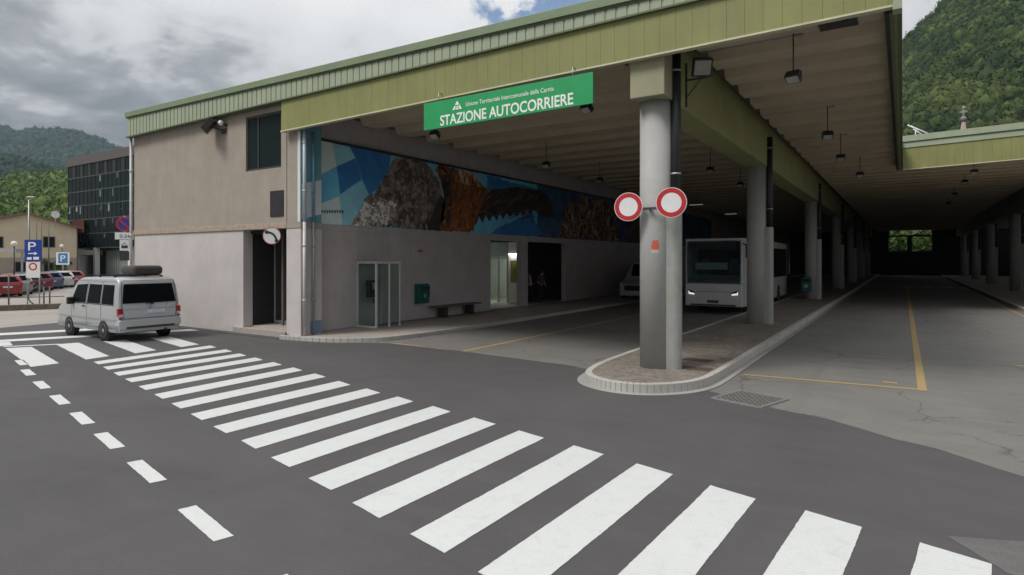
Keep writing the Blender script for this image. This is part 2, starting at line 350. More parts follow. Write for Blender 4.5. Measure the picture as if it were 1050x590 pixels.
# ------------------------------------------------------------------ mesh builder
ORG = {}
class MB:
    def __init__(self): self.bm = bmesh.new(); self.mi = 0
    def _tag(self, faces):
        for f in faces: f.material_index = self.mi
    def face(self, pts):
        f = self.bm.faces.new([self.bm.verts.new(p) for p in pts]); self._tag([f]); return f
    def box(self, x0, x1, y0, y1, z0, z1):
        v = [self.bm.verts.new(p) for p in ((x0,y0,z0),(x1,y0,z0),(x1,y1,z0),(x0,y1,z0),(x0,y0,z1),(x1,y0,z1),(x1,y1,z1),(x0,y1,z1))]
        for q in ((0,3,2,1),(4,5,6,7),(0,1,5,4),(1,2,6,5),(2,3,7,6),(3,0,4,7)):
            self._tag([self.bm.faces.new([v[i] for i in q])])
        return self
    def obox(self, c, size, mat):           # oriented box, mat = 3x3
        h = [s / 2 for s in size]; c = Vector(c)
        v = [self.bm.verts.new(c + mat @ Vector((sx*h[0], sy*h[1], sz*h[2]))) for sx, sy, sz in ((-1,-1,-1),(1,-1,-1),(1,1,-1),(-1,1,-1),(-1,-1,1),(1,-1,1),(1,1,1),(-1,1,1))]
        for q in ((0,3,2,1),(4,5,6,7),(0,1,5,4),(1,2,6,5),(2,3,7,6),(3,0,4,7)):
            self._tag([self.bm.faces.new([v[i] for i in q])])
        return self
    def prism(self, pts, axis, a, b):        # polygon extruded along axis between a and b
        def P(p, t):
            if axis == 'z': return (p[0], p[1], t)
            if axis == 'y': return (p[0], t, p[1])
            return (t, p[0], p[1])
        lo = [self.bm.verts.new(P(p, a)) for p in pts]; hi = [self.bm.verts.new(P(p, b)) for p in pts]
        n = len(pts); fs = [self.bm.faces.new(lo[::-1]), self.bm.faces.new(hi)]
        for i in range(n): fs.append(self.bm.faces.new((lo[i], lo[(i+1)%n], hi[(i+1)%n], hi[i])))
        self._tag(fs); return self
    def tube(self, p0, p1, r0, r1=None, seg=12, cap=True):
        r1 = r0 if r1 is None else r1
        p0, p1 = Vector(p0), Vector(p1); d = (p1 - p0).normalized()
        a = d.orthogonal().normalized(); b = d.cross(a)
        ring = lambda p, r: [self.bm.verts.new(p + (a*math.cos(t) + b*math.sin(t))*r) for t in (2*math.pi*i/seg for i in range(seg))]
        A, B = ring(p0, r0), ring(p1, r1); fs = []
        for i in range(seg):
            f = self.bm.faces.new((A[i], A[(i+1)%seg], B[(i+1)%seg], B[i])); f.smooth = True; fs.append(f)
        if cap: fs += [self.bm.faces.new(A[::-1]), self.bm.faces.new(B)]
        self._tag(fs); return self
    def path(self, pts, r, seg=8):
        for i in range(len(pts) - 1): self.tube(pts[i], pts[i+1], r, r, seg)
        return self
    def lathe(self, prof, c=(0,0,0), axis='z', seg=24):   # prof: (r, t)
        c = Vector(c); rings = []
        for r, t in prof:
            rr = []
            for i in range(seg):
                a = 2*math.pi*i/seg; u, v = r*math.cos(a), r*math.sin(a)
                p = {'z': (u, v, t), 'y': (u, t, v), 'x': (t, u, v)}[axis]
                rr.append(self.bm.verts.new(c + Vector(p)))
            rings.append(rr)
        fs = []
        for A, B in zip(rings, rings[1:]):
            for i in range(seg):
                f = self.bm.faces.new((A[i], A[(i+1)%seg], B[(i+1)%seg], B[i])); f.smooth = True; fs.append(f)
        fs += [self.bm.faces.new(rings[0][::-1]), self.bm.faces.new(rings[-1])]
        self._tag(fs); return self
    def ball(self, c, r, sub=2, sc=(1,1,1)):
        res = bmesh.ops.create_icosphere(self.bm, subdivisions=sub, radius=r)
        for v in res['verts']: v.co = Vector((v.co.x*sc[0], v.co.y*sc[1], v.co.z*sc[2])) + Vector(c)
        fs = {f for v in res['verts'] for f in v.link_faces}
        for f in fs: f.smooth = True; f.material_index = self.mi
        return self
    def xf(self, mat):
        bmesh.ops.transform(self.bm, matrix=mat, verts=self.bm.verts[:]); return self
    def build(self, name, mats, parent=None, bevel=0.0, local=False, at=None, fix=True, kind=None, sub=0):
        if not isinstance(mats, (list, tuple)): mats = [mats]
        o = Vector((0, 0, 0))
        if parent is not None: o = ORG.get(parent.name, Vector((0, 0, 0)))
        elif at is not None: o = Vector(at)
        if not local and o.length: bmesh.ops.translate(self.bm, vec=-o, verts=self.bm.verts[:])
        if fix: bmesh.ops.recalc_face_normals(self.bm, faces=self.bm.faces[:])
        me = bpy.data.meshes.new(name); self.bm.to_mesh(me); self.bm.free()
        for m in mats: me.materials.append(m)
        ob = bpy.data.objects.new(name, me); COL.objects.link(ob)
        if parent is not None: ob.parent = parent
        elif at is not None: ob.location = at
        ORG[ob.name] = o
        if bevel:
            md = ob.modifiers.new('bevel', 'BEVEL'); md.width = bevel; md.segments = 2; md.limit_method = 'ANGLE'; md.angle_limit = R(40)
        if sub:
            md = ob.modifiers.new('sub', 'SUBSURF'); md.levels = sub; md.render_levels = sub
        if kind: ob['kind'] = kind
        return ob
def tag(o, label, cat, group=None):
    o['label'] = label; o['category'] = cat
    if group: o['group'] = group
    return o
def thing(name, label, cat, loc=(0, 0, 0), rz=0.0, group=None):
    o = bpy.data.objects.new(name, None); COL.objects.link(o)
    o.location = loc; o.rotation_euler = (0, 0, rz)
    ORG[o.name] = Vector(loc) if rz == 0 else Vector((0, 0, 0))
    return tag(o, label, cat, group)
def kids(o): return [c for c in bpy.data.objects if c.parent == o]
def copy_tree(root, loc, rz=None, label=None, mats=None, group=None):
    def cp(o, par):
        c = o.copy(); COL.objects.link(c); c.parent = par
        for ch in children.get(o.name, []): cp(ch, c)
        return c
    children = {}
    for o in bpy.data.objects:
        if o.parent: children.setdefault(o.parent.name, []).append(o)
    r = cp(root, None)
    r.location = loc
    if rz is not None: r.rotation_euler = (0, 0, rz)
    if label: r['label'] = label
    if group: r['group'] = group
    return r
def text_mesh(body, size, mat, name, parent=None, at=(0,0,0), rot=(R(90),0,0), sx=1.0, depth=0.003, align='LEFT', fit=None, space=1.0, bold=0.0):
    cu = bpy.data.curves.new('letters', 'FONT'); cu.body = body; cu.size = size; cu.align_x = align; cu.extrude = depth; cu.space_character = space; cu.offset = bold
    ob = bpy.data.objects.new('letters', cu); COL.objects.link(ob)
    bpy.context.view_layer.update()
    me = bpy.data.meshes.new_from_object(ob.evaluated_get(bpy.context.evaluated_depsgraph_get()))
    bpy.data.objects.remove(ob)
    if fit:
        xs = [v.co.x for v in me.vertices]; w = max(xs) - min(xs); sx = fit / w
        x0 = min(xs)
        for v in me.vertices: v.co.x -= x0
    for v in me.vertices: v.co.x *= sx
    me.materials.clear(); me.materials.append(mat)
    o = bpy.data.objects.new(name, me); COL.objects.link(o)
    if parent:
        o.parent = parent; o.location = Vector(at) - ORG.get(parent.name, Vector((0,0,0)))
    else: o.location = at
    o.rotation_euler = rot
    return o

# ------------------------------------------------------------------ ground and road
def sheet(name, pts, z, mat, th=None):
    b = MB()
    if th: b.prism(pts, 'z', z - th, z)
    else: b.face([(x, y, z) for x, y in pts])
    return b.build(name, mat, kind='structure')
sheet('ground', [(-6000,-6000),(6000,-6000),(6000,6000),(-6000,6000)], -0.03, M['earth'])
sheet('parking_lot', [(-140,-30),(-27.0,-30),(-27.0,60),(-140,60)], -0.016, M['lot'])
sheet('bus_lane', [(-16.3,11.0),(-4,9.0),(6,2),(30,-30),(60,-30),(60,115),(-16.3,115)], -0.010, M['old'])
edge = [(-28.3,12.4),(-16.3,12.4),(-15.6,12.0),(-14.6,12.22),(-13.6,12.75),(-12.9,13.08),(-11.4,13.1),(-9.86,13.05),(-8.15,12.85),(-6.73,12.72),(-6.0,12.5),
        (-4.5,11.6),(-3.3,11.75),(-2.95,11.62),(-2.13,11.02),(-1.5,10.78),(-0.97,10.62),(-0.5,10.3),(-0.07,9.98),(0.57,9.58),(1.17,9.02),(2.2,8.35),(4,7.2),(8,5.2),(40,-4),(40,-30),(-34,-30),(-27.4,7.0)]
def rough_line(pts, amp, step=0.25, closed=True, seed=0):
    out = []; n = len(pts)
    for i in range(n if closed else n - 1):
        a, b = Vector(pts[i]), Vector(pts[(i+1) % n]); L = (b - a).length
        k = max(1, min(80, int(L / step)))
        for j in range(k):
            p = a.lerp(b, j / k)
            w = (noise.noise_vector(Vector((p.x*2.1, p.y*2.1, seed))) + noise.noise_vector(Vector((p.x*17, p.y*17, seed + 5))) * .8) * amp
            out.append((p.x + w.x, p.y + w.y))
    return out
sheet('road', rough_line(edge, 0.05), 0.0, M['asphalt'])
sheet('asphalt_patch', rough_line([(0.33,6.72),(0.9,6.95),(2.6,6.6),(2.3,5.8),(0.7,6.18)], 0.008, 0.15), 0.003, asphalt('worn_asphalt', (0.135,0.132,0.132), 0.3, 0.4))

# painted markings: one sheet for each kind of marking
zb = MB()
NEAR = [(-16.54,6.83),(-15.56,6.62),(-14.6,6.41),(-13.63,6.21),(-12.62,6.0),(-11.62,5.79),(-10.64,5.59),(-9.64,5.37),(-8.65,5.16),(-7.66,4.96),(-6.68,4.75),(-5.69,4.53),(-4.74,4.31),(-3.76,4.11),(-2.85,3.9),(-1.93,3.69),(-1.05,3.48),(-0.22,3.27),(0.7,3.05),(1.6,2.85)]
FAR = [(-16.83,9.96),(-15.75,9.76),(-14.77,9.54),(-13.81,9.36),(-12.83,9.18),(-11.81,8.97),(-10.78,8.75),(-9.72,8.48),(-8.70,8.28),(-7.71,8.1),(-6.71,7.9),(-5.68,7.68),(-4.7,7.46),(-3.71,7.26),(-2.74,7.03),(-1.78,6.80),(-0.81,6.63),(0.12,6.42),(1.1,6.2),(2.08,6.0)]
for k, ((xl, yl), (xr, yr)) in enumerate(zip(NEAR, FAR)):
    q = [(xl, yl), (xl + 0.495, yl - 0.108), (xr + 0.495, yr - 0.125), (xr, yr)]
    zb.face([(x, y, 0.005) for x, y in rough_line([(x + random.uniform(-.006, .006), y + random.uniform(-.006, .006)) for x, y in q], 0.006, 0.035, True, k)])
zb.build('zebra_crossing', M['white_line'], kind='structure')
z2 = MB()
for q in ([(-21.15,6.52),(-20.85,7.03),(-17.0,6.28),(-16.98,5.72)], [(-20.86,7.62),(-20.72,8.15),(-17.18,7.45),(-17.08,6.88)],
          [(-20.4,8.68),(-20.3,9.24),(-17.2,8.63),(-17.1,8.04)], [(-20.15,9.86),(-20.0,10.42),(-17.33,9.9),(-17.22,9.32)]):
    z2.face([(x, y, 0.005) for x, y in rough_line(q, 0.008, 0.05)])
for a, b, w in (((-25.9,6.0),(-23.0,13.0),0.75), ((-23.7,5.7),(-21.0,12.0),0.62), ((-21.55,6.6),(-20.82,7.68),0.2), ((-22.9,6.9),(-21.75,6.62),0.5)):
    a, b = Vector(a), Vector(b); n_ = (b - a).normalized(); n_ = Vector((-n_.y, n_.x)) * w / 2
    z2.face([(p.x, p.y, 0.006) for p in (a - n_, b - n_, b + n_, a + n_)])
z2.build('stop_marking', M['white_line'], kind='structure')
dl = MB()
for x, y in ((-18.4,5.85),(-16.72,5.42),(-14.88,5.03),(-13.1,4.68),(-11.35,4.33),(-9.7,4.0),(-8.0,3.66),(-6.07,3.25),(-4.15,2.9),(-2.1,2.5)):
    d = Vector((0.98, -0.2)).normalized(); nn = Vector((0.05, 0.16)); p = Vector((x, y)); q = p + d * 0.97
    dl.face([(x_, y_, 0.005) for x_, y_ in rough_line([(v.x, v.y) for v in (p, q, q + nn, p + nn)], 0.006, 0.04)])
dl.build('dashed_line', M['white_line'], kind='structure')
yl = MB()
def stripe(mb, a, b, w, z=-0.005):
    a, b = Vector(a), Vector(b); n_ = (b - a).normalized(); n_ = Vector((-n_.y, n_.x)) * w / 2
    k = max(1, int((b - a).length / 2))
    pts = [a.lerp(b, i / k) for i in range(k + 1)]
    for p, q in zip(pts, pts[1:]): mb.face([(v.x, v.y, z) for v in (p - n_, q - n_, q + n_, p + n_)])
stripe(yl, (0.31,13.92), (0.31,64.5), 0.15)
stripe(yl, (-2.9,13.78), (0.235,14.02), 0.14)
stripe(yl, (-10.05,13.0), (-9.95,46), 0.15)
stripe(yl, (-12.75,13.24), (-10.15,13.02), 0.13)
stripe(yl, (-2.7,30.1), (0.22,31.3), 0.10)
stripe(yl, (2.22,18.42), (2.6,18.5), 0.22)
stripe(yl, (-0.35,14.5), (-0.1,14.5), 0.16)
stripe(yl, (4.45,14), (4.45,64), 0.10)
yl.build('yellow_lane_marking', M['yellow_line'], kind='structure')
cd = MB()
for k in range(6): stripe(cd, (-3.0 + k*1.45, 66.0), (-2.1 + k*1.45, 66.0), 1.6)
cd.build('inner_crossing', roadpaint('old_white_paint', (0.42,0.42,0.42), 0.7), kind='structure')

# kerbed island, walkway and right-hand platform
isl = [(-5.85,112),(-5.85,14.4),(-5.81,12.7),(-5.68,11.75),(-5.50,11.25),(-5.2,10.92),(-4.75,10.70),(-4.29,10.68),(-3.82,10.90),(-3.45,11.35),(-3.22,11.98),(-3.19,12.93),(-3.17,112)]
def smooth(pts, it=2):
    for _ in range(it):
        o = [pts[0]]
        for a, b in zip(pts, pts[1:]):
            if (Vector(a) - Vector(b)).length > 5: o += [a, b] if o[-1] != a else [b]; continue
            o += [(a[0]*.75+b[0]*.25, a[1]*.75+b[1]*.25), (a[0]*.25+b[0]*.75, a[1]*.25+b[1]*.75)]
        o.append(pts[-1]); pts = o
    return pts
isl = smooth(isl)
def offset(pts, d):
    o = []
    for i, p in enumerate(pts):
        a = Vector(pts[max(0, i-1)]); b = Vector(pts[min(len(pts)-1, i+1)])
        t = (b - a); t = t.normalized() if t.length else Vector((0, 1)); o.append((p[0] + t.y*d, p[1] - t.x*d))
    return o
def kerb_run(name, outer, inner, ztop, par=None, block=0.33):
    # individual kerb blocks with dark joints, following the outline
    b = MB(); acc = 0.0
    segs = []
    for i in range(len(outer) - 1):
        o0, o1, i0, i1 = map(Vector, (outer[i], outer[i+1], inner[i], inner[i+1]))
        L = (o1 - o0).length; k = max(1, round(L / (block if L < 4 else 1.0)))
        for j in range(k):
            segs.append((o0.lerp(o1, j/k), o0.lerp(o1, (j+1)/k), i0.lerp(i1, j/k), i0.lerp(i1, (j+1)/k)))
    for a0, a1, b0, b1 in segs:
        g = 0.02 if (a1 - a0).length < 0.6 else 0.01
        p = [a0.lerp(a1, g), a0.lerp(a1, 1-g), b0.lerp(b1, 1-g), b0.lerp(b1, g)]
        if min((p[0]-p[1]).length, (p[2]-p[3]).length) < 0.02: continue
        b.prism([(q.x, q.y) for q in p], 'z', -0.05, ztop)
    return b.build(name, M['kerb'], par, bevel=0.012, kind='structure')
inner = offset(isl, -0.14)
b = MB(); b.prism([(x, y) for x, y in inner], 'z', -0.05, 0.165); b.build('platform_paving', M['paver'], kind='structure')
kerb_run('platform_kerb', isl, inner, 0.175)
b = MB(); b.prism(offset(isl, -0.02), 'z', -0.05, 0.145); b.build('kerb_joint', M['slab'], kind='structure')
gut = offset(isl, 0.17); b = MB()
for i in range(len(isl) - 1):
    b.face([(*isl[i], 0.004), (*isl[i+1], 0.004), (*gut[i+1], 0.004), (*gut[i], 0.004)])
b.build('platform_gutter', M['gutter'], kind='structure')
lk = smooth([(-12.95,112),(-12.95,16.2),(-13.15,13.9),(-13.45,13.1),(-14.1,12.5),(-14.9,12.12),(-15.9,11.95),(-16.4,11.93)][::-1])
lin = offset(lk, -0.14)
b = MB(); b.prism(lin + [(-16.2,112),(-16.2,12.05)], 'z', -0.05, 0.115); b.build('walkway', M['walkway'], kind='structure')
kerb_run('walkway_kerb', lk, lin, 0.122)
b = MB(); b.box(5.0, 14, 25, 112, -0.05, 0.13); b.build('right_platform', M['walkway'], kind='structure')
kerb_run('right_platform_kerb', [(4.85, 25), (4.85, 112)], [(5.0, 25), (5.0, 112)], 0.138)
b = MB(); b.box(-27.5, -16.4, 11.85, 12.2, -0.02, 0.02); b.build('wall_foot_strip', M['asphalt'], kind='structure')

# drain grate beside the island
t = thing('drain_grate', 'large dark iron drain grate set in the concrete beside the island tip', 'drain grate', (-2.3, 11.35, 0))
Rm = Matrix.Rotation(R(-18), 3, 'Z')
b = MB(); b.obox((-2.3,11.40,-0.004), (0.86,0.92,0.01), Rm); b.build('pit', M['void'], t)
b = MB()
G1 = Rm @ Matrix.Rotation(R(45), 3, 'Z')
for k in range(-7, 8):
    hl = max(0.05, 1.22 - abs(k) * 0.165)
    b.obox(Vector((-2.3,11.40,0.006)) + G1 @ Vector((k*0.083, 0, 0)), (0.022, hl, 0.014), G1)
    b.obox(Vector((-2.3,11.40,0.0085)) + G1 @ Vector((0, k*0.083, 0)), (hl, 0.022, 0.012), G1)
b.build('grille', paint('worn_iron', (0.22,0.21,0.195), 0.55, 0.3, 0.2, 20), t)
b = MB()
for s in (-1, 1):
    b.obox(Vector((-2.3,11.40,0.008)) + Rm @ Vector((s*0.45,0,0)), (0.05,0.98,0.02), Rm)
    b.obox(Vector((-2.3,11.40,0.009)) + Rm @ Vector((0,s*0.48,0)), (0.84,0.05,0.02), Rm)
b.build('frame', M['steel'], t)
for (x, y, l) in ((-3.72,12.95,'rusty rectangular access cover nearest the first column on the island'), (-4.0,14.1,'rusty rectangular access cover set further back in the island paving')):
    b = MB(); b.box(x-.32, x+.32, y-.2, y+.2, 0.155, 0.170); b.box(x-.28, x+.28, y-.16, y+.16, 0.170, 0.173)
    tag(b.build('access_cover', two('rusty_iron', (0.06,0.04,0.035), (0.10,0.07,0.055), 9), at=(x, y, 0.12)), l, 'access cover', 'access covers in the island paving')

# ------------------------------------------------------------------ station building (left block)
sb = thing('station_building', 'two storey beige concrete station block with painted mural on its side wall', 'building', (-21, 12.2, 0))
YF = 12.2
def zl(x, l, r, xl=-26.1, xr=0.0): return l + (r - l) * (x - xl) / (xr - xl)
b = MB()
b.box(-26.05,-18.54,YF,YF+.3,3.66,7.62); b.box(-16.66,-16.4,YF,YF+.3,3.66,7.55); b.box(-18.54,-16.66,YF,YF+.3,3.66,5.44); b.box(-18.54,-16.66,YF,YF+.3,7.26,7.6)
b.build('upper_wall', M['upper'], sb)
b = MB()
b.box(-26.05,-19.02,YF+.012,YF+.3,-0.05,3.48); b.box(-26.05,-25.7,YF+.3,50,-.05,7.4)
b.build('lower_wall', M['lower'], sb)
b = MB(); b.box(-26.07,-16.38,YF-.035,YF+.31,3.48,3.66); b.build('ledge', M['ledge'], sb, bevel=0.01)
b = MB(); b.box(-26.06,-16.4,YF-.012,YF+.3,7.18,7.262); b.build('top_moulding', M['ledge'], sb) if False else b.bm.free()
# window
w = MB()
for a in ((-18.54,-18.47,5.44,7.26),(-16.73,-16.66,5.44,7.26),(-17.95,-17.89,5.51,7.19),(-18.47,-16.73,5.44,5.51),(-18.47,-16.73,7.19,7.26)):
    w.box(a[0],a[1],YF+.04,YF+.10,a[2],a[3])
wf = w.build('window', M['dark_metal'], sb)
b = MB(); b.box(-18.47,-16.73,YF+.065,YF+.075,5.51,7.19); b.build('pane', M['glass_dark'], wf)
b = MB(); b.box(-18.5,-16.7,YF+.14,YF+.16,5.45,7.25); b.build('window_back', M['void'], wf)
b = MB(); b.box(-17.2,-16.53,YF-.03,YF,3.87,4.70); b.build('wall_vent', M['void'], sb, bevel=0.008)
# door opening
b = MB(); b.box(-19.02,-16.42,YF+.3,YF+1.9,-0.05,0.24); b.box(-19.2,-16.40,YF-.06,YF+.3,-.05,0.20); b.build('door_step', M['walkway'], sb, bevel=0.01)
b = MB(); b.box(-19.02,-18.70,YF+.012,YF+.36,0.20,3.48); b.build('door_jamb', M['lower'], sb)
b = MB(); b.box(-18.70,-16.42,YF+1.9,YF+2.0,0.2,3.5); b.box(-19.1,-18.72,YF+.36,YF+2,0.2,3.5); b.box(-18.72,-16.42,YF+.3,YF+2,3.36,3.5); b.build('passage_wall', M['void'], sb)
b = MB(); b.box(-18.66,-17.25,YF+1.2,YF+1.24,0.26,3.34)
dr = b.build('door', paint('dark_brown_door', (0.026,0.023,0.022), 0.5), sb)
b = MB()
for x in (-18.66,-17.31): b.box(x,x+.06,YF+1.17,YF+1.199,0.26,3.34)
b.box(-18.6,-17.31,YF+1.175,YF+1.199,0.26,0.36); b.build('door_frame', M['grey_pipe'], dr)
b = MB(); b.box(-17.80,-17.73,YF+.85,YF+.92,0.24,3.36); b.build('door_post', paint('dull_post', (0.11,0.105,0.10), 0.6), sb)
# corner pier
b = MB(); b.box(-16.40,-15.70,YF,13.02,-0.02,3.48); b.build('corner_pier', M['lower'], sb, bevel=0.01)
b = MB(); b.box(-16.40,-15.72,YF+.02,13.0,3.66,7.0); b.box(-16.38,-15.68,YF-.02,13.03,3.48,3.66); b.build('pier_top', M['upper'], sb)
# side wall along the bus bay with openings
b = MB()
WX = -16.2
b.box(WX-.28,WX,13.02,23.2,-.02,3.48); b.box(WX-.25,WX,25.86,26.55,-.02,3.4); b.box(WX-.28,WX,30.7,31.35,-.02,3.4)
b.box(WX-.28,WX-.02,31.35,112,-.02,7.4)
b.box(WX-.28,WX+.02,13.0,112,3.48,3.66); b.box(WX-.28,WX-.005,23.2,31.35,3.4,3.48)
b.box(WX-.28,WX,13.0,112,3.66,7.4)
b.build('side_wall', M['side'], sb)
b = MB(); b.box(WX-.03,WX+.03,13.0,13.03,0,0.01); b.bm.free()
# blue foot on pier
b = MB(); b.box(-15.70,-15.694,12.55,13.0,0.14,0.55); b.build('painted_foot', paint('blue_wall_paint', (0.16,0.24,0.36), 0.8), sb)

# ---- mural, painted flat on the upper side wall
def img(x, y, X=WX):
    u = (x - 525) / 620; v = (266 - y) / 620; s, c = math.sin(YAW), math.cos(YAW)
    d = X / (-s + u*c); return (d*(c + u*s), 2.5 + v*d)
MUR = {
 'sky': two('mural_blue', (0.142, 0.511, 0.850), (0.189, 0.625, 0.850), 1.2), 'deep': two('mural_deep_blue', (0.033, 0.189, 0.494), (0.050, 0.248, 0.593), 1.2),
 'teal': two('mural_teal', (0.360, 0.756, 0.850), (0.283, 0.643, 0.850), 1.5), 'pale': two('mural_pale', (0.756, 0.850, 0.850), (0.643, 0.850, 0.850), 1.5),
 'grey': two('mural_grey_fur', (0.090, 0.074, 0.070), (0.329, 0.272, 0.231), 1.7, 0.42, 0.62, 0.8, (0.050, 0.043, 0.043)), 'white': two('mural_white', (0.850, 0.850, 0.832), (0.378, 0.303, 0.275), 2.6, 0.48, 0.60),
 'rust': two('mural_rust', (0.461, 0.140, 0.029), (0.165, 0.062, 0.024), 1.8, 0.40, 0.60, 0.8, (0.083, 0.037, 0.023)), 'dark': two('mural_dark', (0.029, 0.023, 0.023), (0.066, 0.046, 0.037), 2),
 'head': two('mural_head', (0.692, 0.560, 0.445), (0.362, 0.248, 0.182), 3), 'plant': two('mural_plants', (0.083, 0.057, 0.050), (0.494, 0.379, 0.198), 3.2, 0.50, 0.60, 0.8, (0.264, 0.050, 0.057)),
 'greyl': two('mural_light_grey', (0.454, 0.378, 0.331), (0.265, 0.217, 0.189), 3), 'browng': two('mural_brown', (0.198, 0.132, 0.090), (0.116, 0.083, 0.066), 3), 'rustl': two('mural_orange', (0.560, 0.215, 0.050), (0.362, 0.116, 0.033), 3),
 'ochre': two('mural_ochre', (0.494, 0.379, 0.165), (0.329, 0.248, 0.099), 3), 'plantr': two('mural_crimson', (0.264, 0.050, 0.066), (0.148, 0.033, 0.050), 3),
 'navy': two('mural_navy', (0.033, 0.074, 0.182), (0.083, 0.165, 0.329), 1.0)}
mur = thing('wall_mural', 'long painted mural of blue sky, grey beast and dark winged bird above the bus bay', 'mural', (WX, 13.0, 3.66))
mi = {k: i for i, k in enumerate(MUR)}
mb = MB()
def layer(lv, key, pts, amp=0.0, step=0.12, yz=False):
    P = pts if yz else [img(*p) for p in pts]
    P = [(y, min(6.44, max(3.675, z))) for y, z in P]
    if amp: P = [(y, min(6.44, max(3.675, z))) for y, z in rough_line(P, amp, step, True, lv * 3.3)]
    mb.mi = mi[key]
    X = WX + 0.004 + lv * 0.003
    mb.face([(X, y, z) for y, z in P])
def c5(*pts): return [(300 + x/5.36, 130 + y/5.36) for x, y in pts]
layer(0, 'sky', [(13.03,3.67),(27.5,3.67),(27.5,6.44),(13.03,6.44)], yz=True)
layer(0, 'navy', [(27.5,3.67),(62,3.67),(62,6.44),(27.5,6.44)], yz=True)
layer(1, 'pale', c5((160,20),(215,45),(242,218),(155,264),(155,20)))
layer(1, 'teal', c5((215,40),(310,70),(345,172),(242,219)))
layer(1, 'deep', c5((310,70),(540,120),(520,300),(420,375),(380,286),(345,172)))
layer(1, 'deep', c5((242,220),(344,174),(379,288),(262,372)))
layer(1, 'pale', c5((155,424),(255,382),(276,560),(155,560)))
layer(1, 'teal', c5((262,374),(380,298),(412,376),(360,460),(345,560),(279,560),(256,390)))
layer(2, 'grey', [(362,245),(368,217),(379,200),(386,195),(396,178),(405,158),(411,155),(436,165),(448,180),(453,197),(448,210),(442,222),(445,245)], 0.13)
layer(3, 'white', [(360,245),(366,222),(374,208),(383,215),(390,203),(398,204),(406,210),(405,222),(396,226),(393,243)], 0.16, 0.08)
layer(3, 'dark', [(432,245),(430,230),(440,226),(452,200),(458,215),(452,245)], 0.1)
layer(2, 'rust', [(444,250),(447,225),(455,200),(447,172),(470,165),(485,178),(503,196),(512,200),(500,205),(484,240),(482,250)], 0.12)
layer(3, 'dark', [(462,164),(449,167),(455,200),(452,225),(460,232),(463,210)], 0.1)
layer(4, 'head', [(470,170),(479,168),(489,180),(491,192),(478,190),(470,186)], 0.06, 0.08)
layer(5, 'dark', [(482,183),(485,184),(488,192),(484,192)], 0.03, 0.05)
wing = [(486,228)]
for k in range(9): wing += [(488 + k*7, 230 - k*1.2), (491 + k*7, 222 - k*0.8)]
wing += [(556,222),(568,224),(566,208),(556,196),(530,192),(504,194),(496,206)]
layer(3, 'dark', wing, 0.05, 0.2)
layer(2, 'deep', [(500,180),(560,198),(560,208),(500,195)], 0.1)
layer(2, 'deep', [(500,240),(520,228),(545,218),(556,240),(548,252),(505,250)], 0.1)
layer(3, 'plant', [(572,255),(578,215),(590,205),(596,196),(604,210),(612,200),(622,208),(630,214),(636,235),(632,262),(600,262)], 0.35, 0.12)
def inside(p, P):
    r = False
    for (x0, y0), (x1, y1) in zip(P, P[1:] + P[:1]):
        if (y0 > p[1]) != (y1 > p[1]) and p[0] < (x1-x0)*(p[1]-y0)/(y1-y0) + x0: r = not r
    return r
def strokes(pts, keys, n, lo, hi, wid, ang, spread, seed, lv=4):
    rnd = random.Random(seed); P = [img(*p) for p in pts]; ys = [p[0] for p in P]; zs_ = [p[1] for p in P]; k = 0
    while k < n:
        c = (rnd.uniform(min(ys), max(ys)), rnd.uniform(max(3.7, min(zs_)), min(6.42, max(zs_))))
        if not inside(c, P): continue
        a = ang + rnd.gauss(0, spread); L = rnd.uniform(lo, hi); w = L * wid * rnd.uniform(.5, 1.2); d = (math.cos(a), math.sin(a)); e = (-d[1], d[0])
        q = [(c[0]-d[0]*L, c[1]-d[1]*L), (c[0]+e[0]*w, c[1]+e[1]*w), (c[0]+d[0]*L, c[1]+d[1]*L), (c[0]-e[0]*w*.7, c[1]-e[1]*w*.7)]
        mb.mi = mi[rnd.choice(keys)]; X = WX + 0.006 + lv*.003 + k*.00003; k += 1
        mb.face([(X, min(60, y), min(6.44, max(3.675, z))) for y, z in q])
beast = [(364,240),(369,217),(380,200),(388,193),(398,178),(407,160),(412,158),(434,168),(446,182),(450,197),(444,210),(438,222),(440,243)]
strokes(beast, ['greyl','greyl','grey','browng','greyl'], 240, .07, .20, .5, 1.75, .8, 4)
strokes([(362,243),(368,224),(376,210),(388,207),(402,208),(404,222),(394,230),(390,243)], ['white','white','white','greyl'], 150, .06, .15, .5, 1.2, 1.4, 9, 7)
strokes([(450,245),(454,222),(458,200),(450,175),(468,168),(484,182),(500,198),(490,222),(480,245)], ['rust','rustl','dark','browng','rust'], 190, .08, .24, .45, 1.5, .6, 5, 6)
strokes([(490,226),(500,198),(530,195),(558,200),(566,212),(560,224)], ['dark','browng','dark'], 90, .2, .55, .12, 0.4, .3, 6, 6)
strokes([(574,255),(580,214),(594,200),(612,203),(634,218),(632,258)], ['ochre','white','plantr','dark','ochre','greyl','dark'], 240, .15, .55, .12, 1.5, .7, 8, 6)
strokes([(640,240),(640,210),(655,205),(656,250)], ['plantr','rust','dark','ochre'], 70, .3, .8, .15, 1.4, .5, 12, 6)
for k in range(9): layer(1, 'dark', c5(*[(158 + k*14, 458), (166 + k*14, 459), (166 + k*14, 474 + (k % 3)*3), (158 + k*14, 473)]))
mb.build('painted_field', list(MUR.values()), mur)
mb = MB(); mb.mi = 0; X = -15.70
mp = [two('pier_blue', (0.11,0.28,0.36), (0.15,0.33,0.42), 1.0), two('pier_pale', (0.60,0.66,0.67), (0.52,0.60,0.63), 1.0), MUR['deep']]
mb.face([(-15.714,12.24,3.67),(-15.714,13.0,3.67),(-15.714,13.0,6.98),(-15.714,12.24,6.98)])
